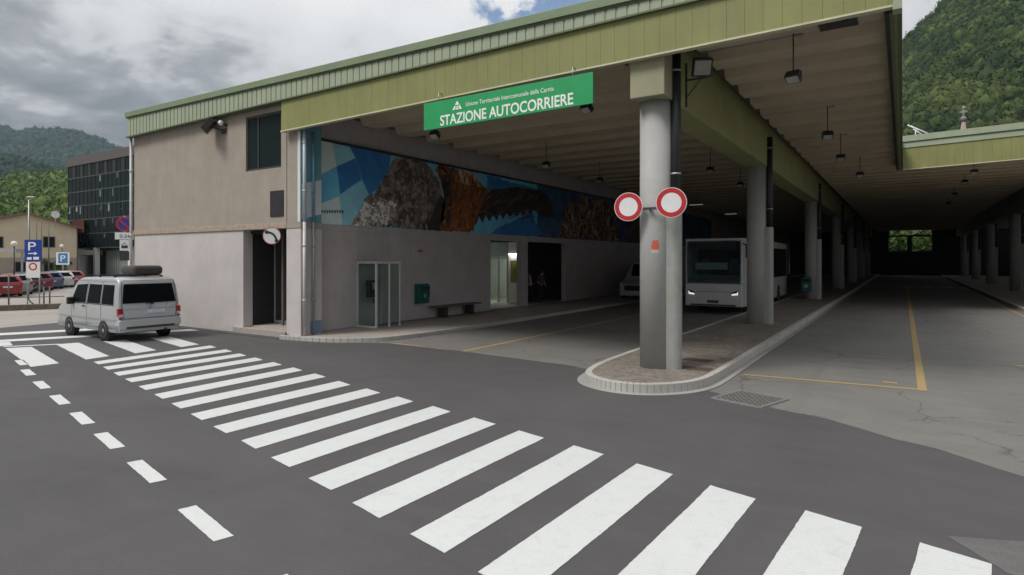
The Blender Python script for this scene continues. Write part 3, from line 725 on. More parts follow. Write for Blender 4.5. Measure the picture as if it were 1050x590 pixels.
mb.mi = 1; mb.face([(-15.710,12.24,3.75),(-15.710,13.0,3.95),(-15.710,13.0,5.05),(-15.710,12.24,4.85)])
mb.mi = 1; mb.face([(-15.86,12.205,3.67),(-15.73,12.205,3.67),(-15.73,12.205,6.5),(-15.86,12.205,6.5)])
mb.build('painted_pier', mp, mur)

# pipes on the corner
for nm, x, y, r, z0, z1, m, l in (('downpipe',-15.62,12.28,0.055,0.13,6.6,'white_pipe','pale downpipe at the front corner of the mural wall'),
                                 ('downpipe',-15.62,12.62,0.04,0.13,6.5,'grey_pipe','thinner grey downpipe just behind the pale corner downpipe')):
    b = MB(); b.tube((x,y,z0),(x,y,3.66),r); b.mi = 1; b.tube((x,y,3.662),(x,y,z1),r)
    for z in (1.2, 2.9, 4.6, 6.1): b.mi = int(z > 3.6); b.tube((x,y,z),(x,y,z+.05),r+.012)
    tag(b.build(nm, [M[m], paint('painted_' + m, (0.44,0.53,0.57) if m == 'white_pipe' else (0.13,0.27,0.34), 0.6)], at=(x,y,0)), l, 'pipe')
b = MB(); b.tube((-26.12,12.12,0),(-26.12,12.12,7.4),0.05); b.tube((-26.12,12.12,3.4),(-26.12,12.12,3.5),0.065); b.tube((-26.12,12.12,6),(-26.12,12.12,6.1),0.065)
tag(b.build('downpipe', M['white_pipe'], at=(-26.12,12.12,0)), 'pale downpipe at the far left corner of the concrete block', 'pipe')

# interior behind the side wall: kiosk hall
hall = thing('ticket_kiosk', 'lit white ticket kiosk with glazed green doors beside the bench wall', 'kiosk', (-18, 27.5, 0.1))
b = MB(); b.box(-20.6,-17.98,27.46,27.54,2.62,3.5); b.box(-20.6,-17.98,27.48,27.52,2.52,2.60); b.build('transom', paint('pale_green_transom', (0.22,0.30,0.25), 0.5), hall)
b = MB()
for x in (-20.5,-19.32,-18.70,-18.04): b.box(x,x+.07,27.45,27.55,0.12,2.56)
b.build('door_frame', M['frame_white'], hall)
b = MB(); b.box(-20.43,-18.04,27.49,27.505,0.15,2.52); b.build('door_pane', M['glass_green'], hall)
b = MB(); b.box(-17.96,-17.1,27.40,27.6,0.12,3.45); b.build('white_panel', M['white'], hall, bevel=0.02)
b = MB(); b.box(-17.80,-17.42,27.375,27.40,1.25,2.45); b.build('poster', M['poster'], hall)
b = MB(); b.box(-17.85,-17.35,27.20,27.32,2.78,2.86); b.build('lamp_body', M['white'], hall)
b = MB(); b.box(-17.83,-17.37,27.21,27.31,2.755,2.779); b.build('lamp_tube', M['tube'], hall)
b = MB(); b.box(-20.4,-19.2,25.4,25.48,3.36,3.41); b.build('entrance_fill_light', emit('entrance_fill_light', (1.0,0.97,0.92), 18.0), hall)  # added glowing bar, out of view, to brighten the kiosk entrance
b = MB(); b.box(-20.2,-18.6,28.6,28.7,3.35,3.41); b.build('hall_fill_light', emit('hall_fill_glow', (1.0,0.97,0.88), 75.0), hall)  # added glowing bar behind the doors so their glass looks lit
b = MB(); b.box(-22.4,-18.21,31.40,31.49,0.1,3.41); b.box(-22.5,-22.42,27.6,31.4,0.1,3.41); b.build('hall_wall', M['lower'], hall)
b = MB(); b.box(-22.5,-16.5,22.9,31.6,-.05,0.11); b.build('hall_floor', M['walkway'], kind='structure')
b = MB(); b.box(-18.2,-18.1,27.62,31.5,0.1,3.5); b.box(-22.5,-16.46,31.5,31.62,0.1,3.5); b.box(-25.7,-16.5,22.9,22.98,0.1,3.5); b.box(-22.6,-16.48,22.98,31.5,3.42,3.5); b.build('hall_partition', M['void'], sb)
b = MB(); b.box(-20.55,-20.4,27.6,31.4,0.1,3.4); b.bm.free()

# ------------------------------------------------------------------ canopy
cp = thing('station_canopy', 'long concrete bus station canopy with olive panelled fascia and green parapet', 'canopy', (-8, 12, 0))
# fascia boards (front)
b = MB(); x = -16.38
zfb = lambda x: zl(x, 6.5, 6.74, -16.4, 0); zgt = lambda x: zl(x, 7.39, 7.635)
while x < -0.16:
    x1 = min(x + 0.33, -0.15)
    b.prism([(x+.002, zfb(x)+.03), (x1-.002, zfb(x1)+.03), (x1-.002, zgt(x1)-.03), (x+.002, zgt(x)-.03)], 'y', 12.0, 12.03); x += 0.33
b.build('fascia_boards', M['fascia'], cp)
b = MB(); b.prism([(-16.38,6.53),(-.15,6.76),(-.15,7.62),(-16.38,7.5)], 'y', 12.034, 12.12); b.build('fascia_backing', M['beam'], cp)
b = MB(); b.prism([(-16.40,6.49),(-.14,6.735),(-.14,6.77),(-16.40,6.525)], 'y', 11.975, 12.13); b.build('fascia_lip', M['lip'], cp)
# gutter line, ribbed parapet, cap
b = MB(); b.prism([(-26.15,7.36),(-.02,7.605),(-.02,7.645),(-26.15,7.40)], 'y', 11.92, 12.14); b.build('gutter_edge', M['dark_green'], cp)
b = MB()
zp0 = lambda x: zl(x, 7.40, 7.645); zp1 = lambda x: zl(x, 8.17, 7.82)
b.prism([(-26.10,zp0(-26.1)),(-.03,zp0(0)),(-.03,zp1(0)),(-26.10,zp1(-26.1))], 'y', 11.99, 12.05)
x = -26.08
while x < -0.1:
    b.prism([(x, zp0(x)+.002), (x+.20, zp0(x)+.002), (x+.20, zp1(x)-.002), (x, zp1(x)-.002)], 'y', 11.972, 11.99); x += 0.25
b.box(-26.12,-26.06,12.05,50,7.40,8.15)
b.build('ribbed_parapet', M['parapet'], cp)
b = MB(); b.prism([(-26.17,8.17),(-.01,7.82),(-.01,8.03),(-26.17,8.37)], 'y', 11.90, 12.30)
b.box(-26.18,-25.9,12.3,50,8.16,8.36); b.build('parapet_cap', M['cap'], cp, bevel=0.01)
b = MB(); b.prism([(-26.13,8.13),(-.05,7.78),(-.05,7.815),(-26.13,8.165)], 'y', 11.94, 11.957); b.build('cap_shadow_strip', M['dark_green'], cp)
# right-hand edge of the front canopy
b = MB(); b.box(-.148,-.012,11.93,12.2,6.67,7.80); b.build('corner_trim', M['parapet'], cp)
b = MB(); b.box(-.27,-.20,12.2,33.9,6.72,7.7); b.build('edge_frame', M['black_pipe'], cp)
b = MB(); b.box(-.20,-.13,12.2,33.9,6.70,7.7); b.box(-.09,-.015,12.2,33.9,6.74,8.0); b.build('side_fascia', M['dark_green'], cp)
b = MB(); b.box(-.13,-.09,12.2,33.9,6.735,7.7); b.build('side_fascia_bead', M['fascia'], cp)
# second canopy front (further back, right)
zs = lambda x, z: z + 0.027 * x
def strip2(name, za, zb_, y0, y1, m, x0=-.1, x1=16.0):
    b = MB(); b.prism([(x0,zs(x0,za)),(x1,zs(x1,za)),(x1,zs(x1,zb_)),(x0,zs(x0,zb_))], 'y', y0, y1); return b.build(name, m, cp)
b = MB(); x = 0.0
while x < 15.9:
    b.prism([(x+.002,zs(x,6.73)),(x+.328,zs(x,6.73)),(x+.328,zs(x,7.72)),(x+.002,zs(x,7.72))], 'y', 33.88, 33.91); x += .33
b.build('fascia_boards', M['fascia'], cp)
strip2('fascia_backing', 6.72, 7.72, 33.914, 34.0, M['beam'], 0.0)
strip2('fascia_lip', 6.69, 6.725, 33.86, 34.0, M['lip'], 0.0)
strip2('ribbed_parapet', 7.725, 7.97, 33.84, 34.0, M['parapet'])
strip2('gutter_edge', 7.975, 8.0, 33.80, 34.0, M['dark_green'])
strip2('parapet_cap', 8.005, 8.28, 33.78, 34.3, M['parapet'])
# roof slabs
b = MB(); b.box(-25.9,-.1,12.15,112,7.42,7.58); b.box(-.1,14.5,34.0,112,7.42,7.58); b.build('roof_slab', M['slab'], cp)
# ceiling panels (precast planks running across the bays)
def planks(name, x0, x1, ya, yb, pitch=1.45, z=6.90):
    b = MB(); y = ya
    while y < yb:
        j = random.uniform(-.012, .012)
        b.prism([(y+.12, z+j), (y+.80, z+j), (y+.88, 7.12), (y+pitch-.002, 7.12), (y+pitch-.002, 7.41), (y, 7.41), (y, 7.12)], 'x', x0, x1); y += pitch
    return b.build(name, M['ceil'], cp, bevel=0.01)
planks('ceiling_ribs', -14.95, -5.3, 12.3, 110.5, 1.62)
planks('ceiling_ribs', -3.65, -.28, 12.2, 33.6)
planks('ceiling_ribs', -3.65, 6.2, 34.05, 110.5)
planks('ceiling_ribs', 7.8, 14.2, 34.05, 110.5)
# main beams
def beam(x, y0, y1):
    b = MB(); b.box(x-.37,x+.37,y0,y1,5.87,7.41); return b.build('beam', M['beam'], cp, bevel=0.015)
beam(-4.5, 12.75, 112); beam(7.05, 34.1, 112)
b = MB(); b.box(-4.875,-4.125,12.15,12.75,5.90,7.40); b.build('beam_end', M['capital'], cp, bevel=0.02)
b = MB(); b.box(-16.2,-15.95,13.05,112,6.78,6.93); b.bm.free()
b = MB(); b.box(WX+.01,WX+.10,13.1,60,6.42,6.50); b.build('cable_tray', M['dark_metal'], cp)
# columns
def column(x, y, cover_dx, floor=0.165, label=None):
    b = MB(); b.lathe([(0.335, floor-.02), (0.335, 5.90)], (x,y,0), seg=32)
    c = b.build('column', M['column'], cp)
    b = MB(); b.tube((x+cover_dx, y+.02, 3.55), (x+cover_dx, y+.02, 6.92), 0.105, seg=16)
    for z in (4.3, 6.5): b.tube((x+cover_dx,y+.02,z),(x+cover_dx,y+.02,z+.05),0.115,seg=16)
    p = b.build('downpipe', M['black_pipe'], c)
    for z in (4.3, 6.5):
        b = MB(); b.tube((x+cover_dx,y+.02,z+.005),(x+cover_dx,y+.02,z+.04),0.118,seg=16); b.build('pipe_clamp', M['steel'], p)
    b = MB(); pr = []
    for i in range(13):
        a = -math.pi*0.5 + math.pi*i/12
        pr.append((x+cover_dx-.03+.165*math.cos(a), y-.0+.165*math.sin(a)*1.0))
    pr += [(x+cover_dx-.16, y+.165), (x+cover_dx-.16, y-.165)]
    b.prism(pr, 'z', floor-.01, 3.66); b.build('pipe_cover', M['cover'], c, bevel=0.004)
    return c
for x, y in ((-4.52,12.74),(-4.5,23.45),(-4.55,39.4),(-4.5,54.8),(-4.5,70.2),(-4.5,85.6),(-4.5,101)): column(x, y, 0.44)
for y in (43.0,58.5,73.8,89.2,104.5): column(7.05, y, 0.44, 0.13)
# far wall
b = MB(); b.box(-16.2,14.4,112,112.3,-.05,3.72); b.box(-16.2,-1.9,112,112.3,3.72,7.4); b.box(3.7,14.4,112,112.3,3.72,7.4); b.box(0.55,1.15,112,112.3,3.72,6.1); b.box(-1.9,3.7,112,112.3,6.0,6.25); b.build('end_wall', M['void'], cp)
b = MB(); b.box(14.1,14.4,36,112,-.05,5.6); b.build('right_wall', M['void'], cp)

# ------------------------------------------------------------------ signs and fittings on the front
sg = thing('station_sign', 'long green station name board hanging under the olive fascia', 'sign', (-8.0, 11.9, 5.83))
def sgz(x, z): return z + (x + 8.0) * 0.008
b = MB(); b.prism([(-10.38,5.815),(-5.60,5.855),(-5.60,6.53),(-10.38,6.505)], 'y', 11.86, 11.90); b.build('panel', M['green_sign'], sg, bevel=0.004)
text_mesh('STAZIONE AUTOCORRIERE', 0.36, M['letter'], 'main_lettering', sg, (-9.83, 11.858, 5.875), (R(90), -R(0.45), 0), fit=3.76, bold=0.006)
text_mesh('Unione Territoriale Intercomunale della Carnia', 0.15, M['letter'], 'small_lettering', sg, (-9.02, 11.858, 6.255), (R(90), -R(0.35), 0), fit=2.46)
b = MB()
for tri in ([(-9.29,6.43),(-9.36,6.33),(-9.22,6.33)], [(-9.365,6.325),(-9.44,6.215),(-9.375,6.215),(-9.33,6.275)], [(-9.215,6.325),(-9.25,6.275),(-9.205,6.215),(-9.14,6.215)], [(-9.29,6.315),(-9.325,6.27),(-9.25,6.27)], [(-9.31,6.26),(-9.35,6.215),(-9.23,6.215),(-9.27,6.26)]):
    b.prism(tri, 'y', 11.855, 11.859)
b.build('mountain_emblem', M['letter'], sg)
for x in (-9.9, -6.1):
    b = MB(); b.tube((x,11.88,6.5),(x,11.88,6.72),0.012); b.tube((x,11.88,6.72),(x,12.0,6.72),0.012); b.build('hanger', M['steel'], sg)

def round_sign(name, label, loc, r, face, back='steel', group=None, tilt=0.0, cat='road sign'):
    t = thing(name, label, cat, loc, tilt, group)
    L = dict(local=True)
    b = MB(); b.lathe([(r, 0.0), (r, 0.012)], axis='y', seg=40); b.build('plate', M['white'], t, **L)
    face(t, r)
    return t
def disc(r0, r1, y, m, t, name, seg=40):
    b = MB()
    for i in range(seg):
        a0, a1 = 2*math.pi*i/seg, 2*math.pi*(i+1)/seg
        q = [(r1*math.cos(a0), y, r1*math.sin(a0)), (r1*math.cos(a1), y, r1*math.sin(a1))]
        if r0 > 0: q += [(r0*math.cos(a1), y, r0*math.sin(a1)), (r0*math.cos(a0), y, r0*math.sin(a0))]
        else: q += [(0, y, 0)]
        b.face(q)
    return b.build(name, m, t, local=True, fix=False)
def noentry(t, r): disc(r*0.66, r*0.96, -0.003, M['red'], t, 'red_ring')
s1 = round_sign('no_vehicles_sign', 'round no vehicles sign left of the front column, hung beside the dark bay', (-4.93,12.2,3.62), 0.305, noentry, group='no vehicles signs on the front column', tilt=R(9))
s2 = round_sign('no_vehicles_sign', 'round no vehicles sign overlapping the black pipe at right of the front column', (-3.98,12.15,3.66), 0.31, noentry, group='no vehicles signs on the front column', tilt=R(12))
b = MB(); b.tube((-4.93,12.26,3.6),(-3.9,12.3,3.6),0.02); b.lathe([(0.345,3.57),(0.345,3.63)],(-4.52,12.74,0),seg=32)
b.box(-4.56,-4.48,12.30,12.40,3.57,3.63)
tag(b.build('sign_bracket', M['grey_pipe'], at=(-4.52,12.74,3.6)), 'grey strap bracket round the front column carrying both round signs', 'bracket')
b = MB()
for i in range(8):
    a0 = math.atan2(-1, .35) - .26 + i*.06; r = 0.3375
    z1 = 2.9 if 1 <= i <= 6 else 2.82
    p = lambda a, z: (-4.52 + r*math.cos(a), 12.74 + r*math.sin(a), z)
    b.mi = 0; b.face([p(a0,2.70), p(a0+.06,2.70), p(a0+.06,z1), p(a0,z1)])
    b.mi = 1; b.face([p(a0,2.63), p(a0+.06,2.63), p(a0+.06,2.70), p(a0,2.70)])
tag(b.build('sticker', [M['sticker'], M['paper']], at=(-4.4,12.42,2.6)), 'faded red and white sticker on the front column', 'sticker')

# telephone sign on a bracket at the door
def handset(t, r):
    disc(r*0.93, r*0.99, -0.003, M['red'], t, 'thin_rim')
    b = MB(); pts = []
    for i in range(9):
        f = i / 8; bow = math.sin(math.pi*f) * 0.30 * r
        pts.append(((-0.55 + 1.08*f)*r + bow*0.6, (0.42 - 1.0*f)*r + bow*0.8))
    for (x0, z0), (x1, z1) in zip(pts, pts[1:]):
        d = Vector((x1-x0, z1-z0)).normalized(); n_ = Vector((-d.y, d.x))*0.032
        b.prism([(x0-n_.x,z0-n_.y),(x1-n_.x,z1-n_.y),(x1+n_.x,z1+n_.y),(x0+n_.x,z0+n_.y)], 'y', -.006, -.001)
    for (x, z) in (pts[0], pts[-1]): b.lathe([(0.058,-.0065),(0.058,-.001)], (x,0,z), 'y', 14)
    b.build('handset_symbol', M['black_letter'], t, local=True)
    b = MB(); b.tube((0,0.03,0), (0.22,0.30,0), .018); b.build('arm', M['steel'], t, local=True)
ts = round_sign('telephone_sign', 'round white telephone handset sign on an arm above the doorway', (-16.72,11.9,3.24), 0.27, handset, tilt=R(46))

def floodlight(name, label, loc, rz, tilt=R(60), size=(0.36,0.14,0.28), drop=0.7, group=None, arm=True):
    t = thing(name, label, 'floodlight', loc, rz, group)
    m = Matrix.Rotation(tilt, 3, 'X')
    b = MB(); b.obox((0,0,0), size, m)
    for k in range(5): b.obox(m @ Vector((0, size[1]/2+.02, -size[2]/2 + .03 + k*size[2]/5)), (size[0]*.9,.04,.012), m)
    b.build('housing', M['black'], t, local=True, bevel=0.008)
    b = MB(); b.obox(m @ Vector((0,-size[1]/2-.004,0.0)), (size[0]*.84,.006,size[2]*.8), m); b.build('lens', M['lamp_glass'], t, local=True)
    if arm:
        b = MB(); b.tube((0,0,size[2]*.4),(0,0,drop),0.014); b.box(-size[0]/2-.02,size[0]/2+.02,-.015,.015,size[2]*.42,size[2]*.42+.02)
        for s in (-1,1): b.box(s*(size[0]/2+.014)-.006,s*(size[0]/2+.014)+.006,-.015,.015,-.02,size[2]*.43)
        b.build('hanger', M['dark_metal'], t, local=True)
    return t
FG = 'floodlights hung under the canopy ceiling'
for x, y, z, l in ((-11.4,13.5,6.1,'small black floodlight under the ceiling just below the left end of the green board'),
                 (-11.45,20.1,6.1,'small black floodlight hung above the dark painted wing of the mural'),
                 (-11.6,25.3,6.1,'small black floodlight deepest in the left bay, above the mural plants'),
                 (-6.35,13.1,6.1,'small black floodlight under the ceiling right of the green board'),
                 (-6.55,24.9,6.1,'small black floodlight left of the second column under the ceiling'),
                 (-6.6,30.5,6.1,'small black floodlight close above the second column in the left bay'),
                 (-1.8,12.9,6.05,'black floodlight nearest the front under the right bay ceiling'),
                 (-1.82,19.5,6.05,'black floodlight hung second from the front under the right bay ceiling'),
                 (-1.84,24.1,6.05,'black floodlight hung third from the front under the right bay ceiling'),
                 (-1.55,29.8,6.1,'black floodlight at the back of the front canopy by its olive beam')):
    floodlight('floodlight', l, (x,y,z), R(random.uniform(-15,15)), R(55), group=FG, drop=0.85, size=(0.27,0.13,0.20))
for x, y, l in ((2.75,34.9,'dark floodlight right behind the rear canopy fascia'), (2.7,39.2,'dark floodlight second behind the rear canopy fascia'), (2.7,46.5,'dark floodlight third behind the rear canopy fascia'), (2.75,53.6,'dark floodlight deepest along the rear canopy ceiling')):
    floodlight('floodlight', l, (x,y,6.5), 0, R(55), group=FG, drop=0.5, size=(0.27,0.13,0.20))
# wall bracket floodlight beside the front column
t = floodlight('floodlight', 'larger floodlight on a bracket beside the front column pipe', (-3.62,13.1,6.62), R(28), R(28), (0.40,0.16,0.38), arm=False)
b = MB(); b.box(-3.97,-3.93,13.05,13.09,5.80,6.75); b.tube((-3.95,13.07,6.0),(-3.62,13.07,6.38),0.014); b.box(-3.95,-3.5,13.05,13.09,6.36,6.40)
tag(b.build('wall_bracket', M['dark_metal'], at=(-3.95,13.07,6.3)), 'thin black angle bracket on the olive beam carrying the larger floodlight', 'bracket')
t = floodlight('floodlight', 'black floodlight sticking out of the beige wall under the green parapet', (-20.15,11.85,7.12), R(-35), R(-38), (0.62,0.2,0.5), arm=False)
b = MB(); b.tube((-19.75,12.2,6.95),(-20.0,11.95,7.05),0.03); b.box(-19.86,-19.64,12.14,12.2,6.86,7.02)
tag(b.build('wall_bracket', M['dark_metal'], at=(-19.75,12.2,6.95)), 'short dark arm fixing the floodlight to the beige wall', 'bracket')
t = thing('security_camera', 'small white dome camera under the parapet beside the wall floodlight', 'camera', (-19.75,12.1,7.22))
b = MB(); b.ball((-19.75,12.06,7.2),0.10,2); b.build('dome', M['white'], t)
b = MB(); b.tube((-19.75,12.06,7.2),(-19.6,12.2,7.12),0.04); b.build('mount', M['dark_metal'], t)
# conduits under the ceiling
for x0, x1, y, l in ((-3.6,-1.7,13.0,'front'), (-3.6,-1.7,19.6,'second'), (-3.6,-1.7,24.2,'third')):
    b = MB(); b.tube((x0,y,6.90),(x1,y,6.90),0.022); b.tube((x1,y,6.90),(x1,y,6.86),0.07)
    tag(b.build('cable_conduit', M['grey_pipe'], at=(x0,y,6.9)), {'front':'thin conduit feeding the front floodlight of the right bay','second':'thin conduit feeding the second floodlight of the right bay','third':'thin conduit feeding the third floodlight of the right bay'}[l], 'conduit')
b = MB(); b.box(-1.33,-.70,12.35,12.95,6.86,6.93); b.box(-1.2,-1.1,12.5,12.8,6.83,6.862); b.box(-.93,-.83,12.5,12.8,6.83,6.862)
tag(b.build('ceiling_box', M['dark_metal'], at=(-1.0,12.6,6.9)), 'dark rectangular box fixed to the ceiling near the front right corner', 'ceiling box')
for y, l in ((47,'nearer'), (58.3,'farther')):
    b = MB(); b.box(-14.0,-12.9,y-.06,y+.06,6.72,6.77); h = b.build('tube_light', M['white'], at=(-13.4,y,6.75))
    tag(h, l + ' of two faint strip lights under the left bay ceiling', 'strip light', 'strip lights under the left bay ceiling')
    b = MB(); b.box(-13.95,-12.95,y-.04,y+.04,6.70,6.72); b.build('tube', M['tube_dim'], h)

# phone booth
pb = thing('phone_booth', 'glazed phone booth with white frame standing against the grey side wall', 'phone booth', (-15.7, 15.7, 0.115))
b = MB(); X0, X1, Y0, Y1, Z0, Z1 = -16.15, -15.24, 14.95, 16.1, 0.115, 2.42
for x, y in ((X0,Y0),(X1,Y0),(X1,Y0+.62),(X1,Y1),(X0,Y1)): b.box(x-.03,x+.03,y-.03,y+.03,Z0,Z1)
for z in (Z0, Z1-.07):
    b.box(X0+.03,X1-.03,Y0-.028,Y0+.028,z,z+.07)
for z in (Z1-.07,): b.box(X1-.028,X1+.028,Y0+.03,Y1-.03,z,z+.07)
b.build('frame', M['frame_white'], pb, bevel=0.004)
b = MB(); b.box(X0+.03,X1-.03,Y0-.004,Y0+.004,Z0+.07,Z1-.07); b.box(X1-.004,X1+.004,Y0+.03,Y0+.59,Z0+.07,Z1-.07); b.box(X1-.004,X1+.004,Y0+.65,Y1-.03,Z0+.07,Z1-.07); b.build('pane', M['glass'], pb)
b = MB(); b.box(X0-.02,X1+.04,Y0-.04,Y1+.04,Z1,Z1+.05); b.build('roof', M['steel'], pb)
ph = MB(); ph.box(X0+.02,X0+.22,15.3,15.62,1.15,1.75); ph = ph.build('telephone', M['dark_metal'], pb, bevel=0.02)
b = MB(); b.box(X0+.22,X0+.28,15.33,15.39,1.35,1.62); b.tube((X0+.25,15.36,1.35),(X0+.24,15.5,0.9),0.012); b.tube((X0+.24,15.5,0.9),(X0+.22,15.55,1.2),0.012); b.build('handset', M['black'], ph)
b = MB(); b.box(X0+.22,X0+.225,15.42,15.58,1.42,1.66); b.build('keypad', M['steel'], ph)
b = MB(); b.box(X0+.01,X0+.03,Y0+.2,Y1-.2,1.0,1.9); b.build('back_board', M['steel'], pb)
# wall bin, notice, bench
bn = thing('wall_bin', 'dark green litter bin fixed to the grey wall beside the phone booth', 'bin', (WX+.2, 18.25, 0.7))
b = MB(); b.prism([(WX+.02,0.72),(WX+.27,0.76),(WX+.32,1.42),(WX+.24,1.52),(WX+.02,1.52)], 'y', 17.93, 18.55); b.build('body', M['bin_green'], bn, bevel=0.03)
b = MB(); b.box(WX+.30,WX+.325,18.02,18.46,1.28,1.40); b.build('slot', M['void'], bn)
b = MB(); b.lathe([(0.09,WX+.308),(0.09,WX+.312)],(0,18.24,1.05),'x',14); b.build('emblem_disc', paint('pale_green_mark',(0.10,0.30,0.22)), bn)
b = MB(); b.box(WX,WX+.02,18.02,18.5,2.90,3.28); b.box(WX+.02,WX+.023,18.25,18.27,2.92,3.26); nt = b.build('wall_notice', M['paper'], at=(WX,18.25,2.9))
tag(nt, 'pale paper notice pinned high on the grey wall above the green bin', 'notice')
b = MB(); b.box(WX,WX+.02,18.15,18.4,2.78,2.88); b.build('red_strip', M['sticker'], nt)
bc = thing('bench', 'low dark wooden bench along the grey side wall', 'bench', (-15.9, 20.2, 0.115))
b = MB()
for k in range(4): b.box(WX+.10+k*.125,WX+.205+k*.125,18.7,21.7,0.55,0.60)
b.build('seat', M['wood'], bc, bevel=0.006)
for y in (19.3, 21.1):
    b = MB(); b.box(WX+.14,WX+.54,y-.09,y+.09,0.11,0.55); b.build('leg', M['dark_metal'], bc, bevel=0.01)
cb = thing('column_bin', 'dark green litter bin strapped to the third column of the island', 'bin', (-4.6, 39.0, 0.9))
b = MB(); b.box(-4.98,-4.45,38.62,39.02,0.62,1.45); b.build('body', M['bin_green'], cb, bevel=0.04)
b = MB(); b.box(-4.95,-4.48,38.60,38.62,1.2,1.35); b.build('slot', M['void'], cb)
b = MB(); b.lathe([(0.11,38.605),(0.11,38.619)],(-4.72,0,0.95),'y',14); b.build('emblem_disc', paint('pale_mark',(0.25,0.45,0.35)), cb)

# ------------------------------------------------------------------ vehicles
def interp(tab, x):
    for (a, va), (b_, vb) in zip(tab, tab[1:]):
        if x <= b_: 
            t = (x - a) / (b_ - a) if b_ > a else 0; return va + (vb - va) * max(0, min(1, t))
    return tab[-1][1]
class Car:
    """Body lofted along +x (x=0 rear). top: silhouette (x,z) points from rear bottom to front bottom."""
    def __init__(s, top, W, zb, belt, Wr, ends=0.12):
        s.top, s.W, s.zb, s.belt, s.Wr = top, W, zb, belt, Wr
        s.L = max(p[0] for p in top); s.zmax = max(p[1] for p in top); s.ends = ends
    def w(s, x, z):
        e = 1.0
        d = min(x, s.L - x)
        if d < 0.45: e -= s.ends * (1 - d / 0.45) ** 2
        k = max(0, min(1, (z - s.belt) / (s.zmax - s.belt))) ** 1.2
        low = max(0, (0.5 - z)) * 0.10
        return (s.W * (1 - k) + s.Wr * k - low) * e
    def body(s, t, mat, name='body'):
        P = []
        for (a, b_) in zip(s.top, s.top[1:]):
            n = max(1, int((Vector(a) - Vector(b_)).length / 0.09))
            for j in range(n): P.append(Vector(a).lerp(Vector(b_), j / n))
        P.append(Vector(s.top[-1]))
        for _ in range(2):
            P = [P[0]] + [(P[i-1] + P[i]*2 + P[i+1]) / 4 for i in range(1, len(P)-1)] + [P[-1]]
        bm = MB(); rows = []
        for p in P:
            zt = p.y; r = min(0.07, max(0.005, (zt - s.zb) * .4)); pts = [(0.0, s.zb)]
            for j in range(7):
                z = s.zb + (zt - r - s.zb) * j / 6; pts.append((s.w(p.x, z), z))
            wt = s.w(p.x, zt - r)
            for j in range(1, 4):
                a = math.pi/2 * j / 3; pts.append((wt - r + r*math.cos(a), zt - r + r*math.sin(a)))
            pts.append((0.0, zt + 0.012))
            full = pts + [(-y, z) for y, z in pts[-2:0:-1]]
            rows.append([bm.bm.verts.new((p.x, y, z)) for y, z in full])
        for A, B in zip(rows, rows[1:]):
            n = len(A)
            for i in range(n):
                f = bm.bm.faces.new((A[i], A[(i+1)%n], B[(i+1)%n], B[i])); f.smooth = True
        bm.bm.faces.new(rows[0][::-1]); bm.bm.faces.new(rows[-1])
        return bm.build(name, mat, t, local=True)
    def side(s, t, quad, mat, name, side, off=0.006, n=6):
        """quad: four (x,z): rear-low, front-low, front-top, rear-top"""
        b = MB(); a, q, c, d = map(Vector, quad); g = []
        for i in range(n+1):
            row = []
            for j in range(n+1):
                p = a.lerp(q, i/n).lerp(d.lerp(c, i/n), j/n)
                row.append(b.bm.verts.new((p.x, side*(s.w(p.x, p.y) + off), p.y)))
            g.append(row)
        for i in range(n):
            for j in range(n): f = b.bm.faces.new((g[i][j], g[i+1][j], g[i+1][j+1], g[i][j+1])); f.smooth = True
        return b.build(name, mat, t, local=True)
    def end(s, t, p0, p1, mat, name, wf=0.86, off=0.008, n=8, wf1=None):
        """patch across the car on the top silhouette between (x,z) p0 and p1"""
        b = MB(); p0, p1 = Vector(p0), Vector(p1); nrm = Vector((p1.y - p0.y, -(p1.x - p0.x))).normalized()
        if nrm.x * (1 if p0.x > s.L/2 else -1) < 0: nrm = -nrm
        if nrm.y < 0 and abs(nrm.x) < .3: nrm = -nrm
        g = []
        for i in range(5):
            p = p0.lerp(p1, i/4); k = wf + ((wf1 if wf1 is not None else wf) - wf) * i/4
            g.append([b.bm.verts.new((p.x + nrm.x*off - (0.02*abs(2*j/n-1)**2.5 if nrm.x > 0 else -0.02*abs(2*j/n-1)**2.5), (2*j/n-1)*s.w(p.x, p.y)*k, p.y + nrm.y*off)) for j in range(n+1)])
        for A, B in zip(g, g[1:]):
            for j in range(n): f = b.bm.faces.new((A[j], A[j+1], B[j+1], B[j])); f.smooth = True
        return b.build(name, mat, t, local=True)
    def wheel(s, t, x, side, r, hub=0.62):
        y = side * (s.w(x, r) + .006)
        b = MB(); b.lathe([(r*1.16, y), (r*1.16, y - side*0.01)], (x, 0, r), 'y', 28); b.build('wheel_arch', M['black'], t, local=True)
        yy = side * (s.w(x, r) + .03)
        b = MB(); b.lathe([(r*.6, yy - side*.2), (r*.97, yy - side*.2), (r, yy - side*.16), (r, yy - side*.04), (r*.95, yy), (r*hub, yy - side*.005)], (x, 0, r), 'y', 28)
        w = b.build('wheel', M['tyre'], t, local=True)
        b = MB(); b.lathe([(r*hub, yy - side*.03), (r*hub, yy - side*.002), (r*hub*.9, yy - side*.012), (r*.2, yy - side*.008), (r*.16, yy + side*.004)], (x, 0, r), 'y', 24)
        b.build('rim', M['rim'], w, local=True)
        b = MB()
        for k in range(6):
            a = k*math.pi/3; m = Matrix.Rotation(-a, 3, 'Y')
            b.obox(Vector((x, yy - side*.004, r)) + m @ Vector((r*hub*.62, 0, 0)), (r*.16, .006, r*.12), m)
        b.build('rim_hole', M['black'], w, local=True)

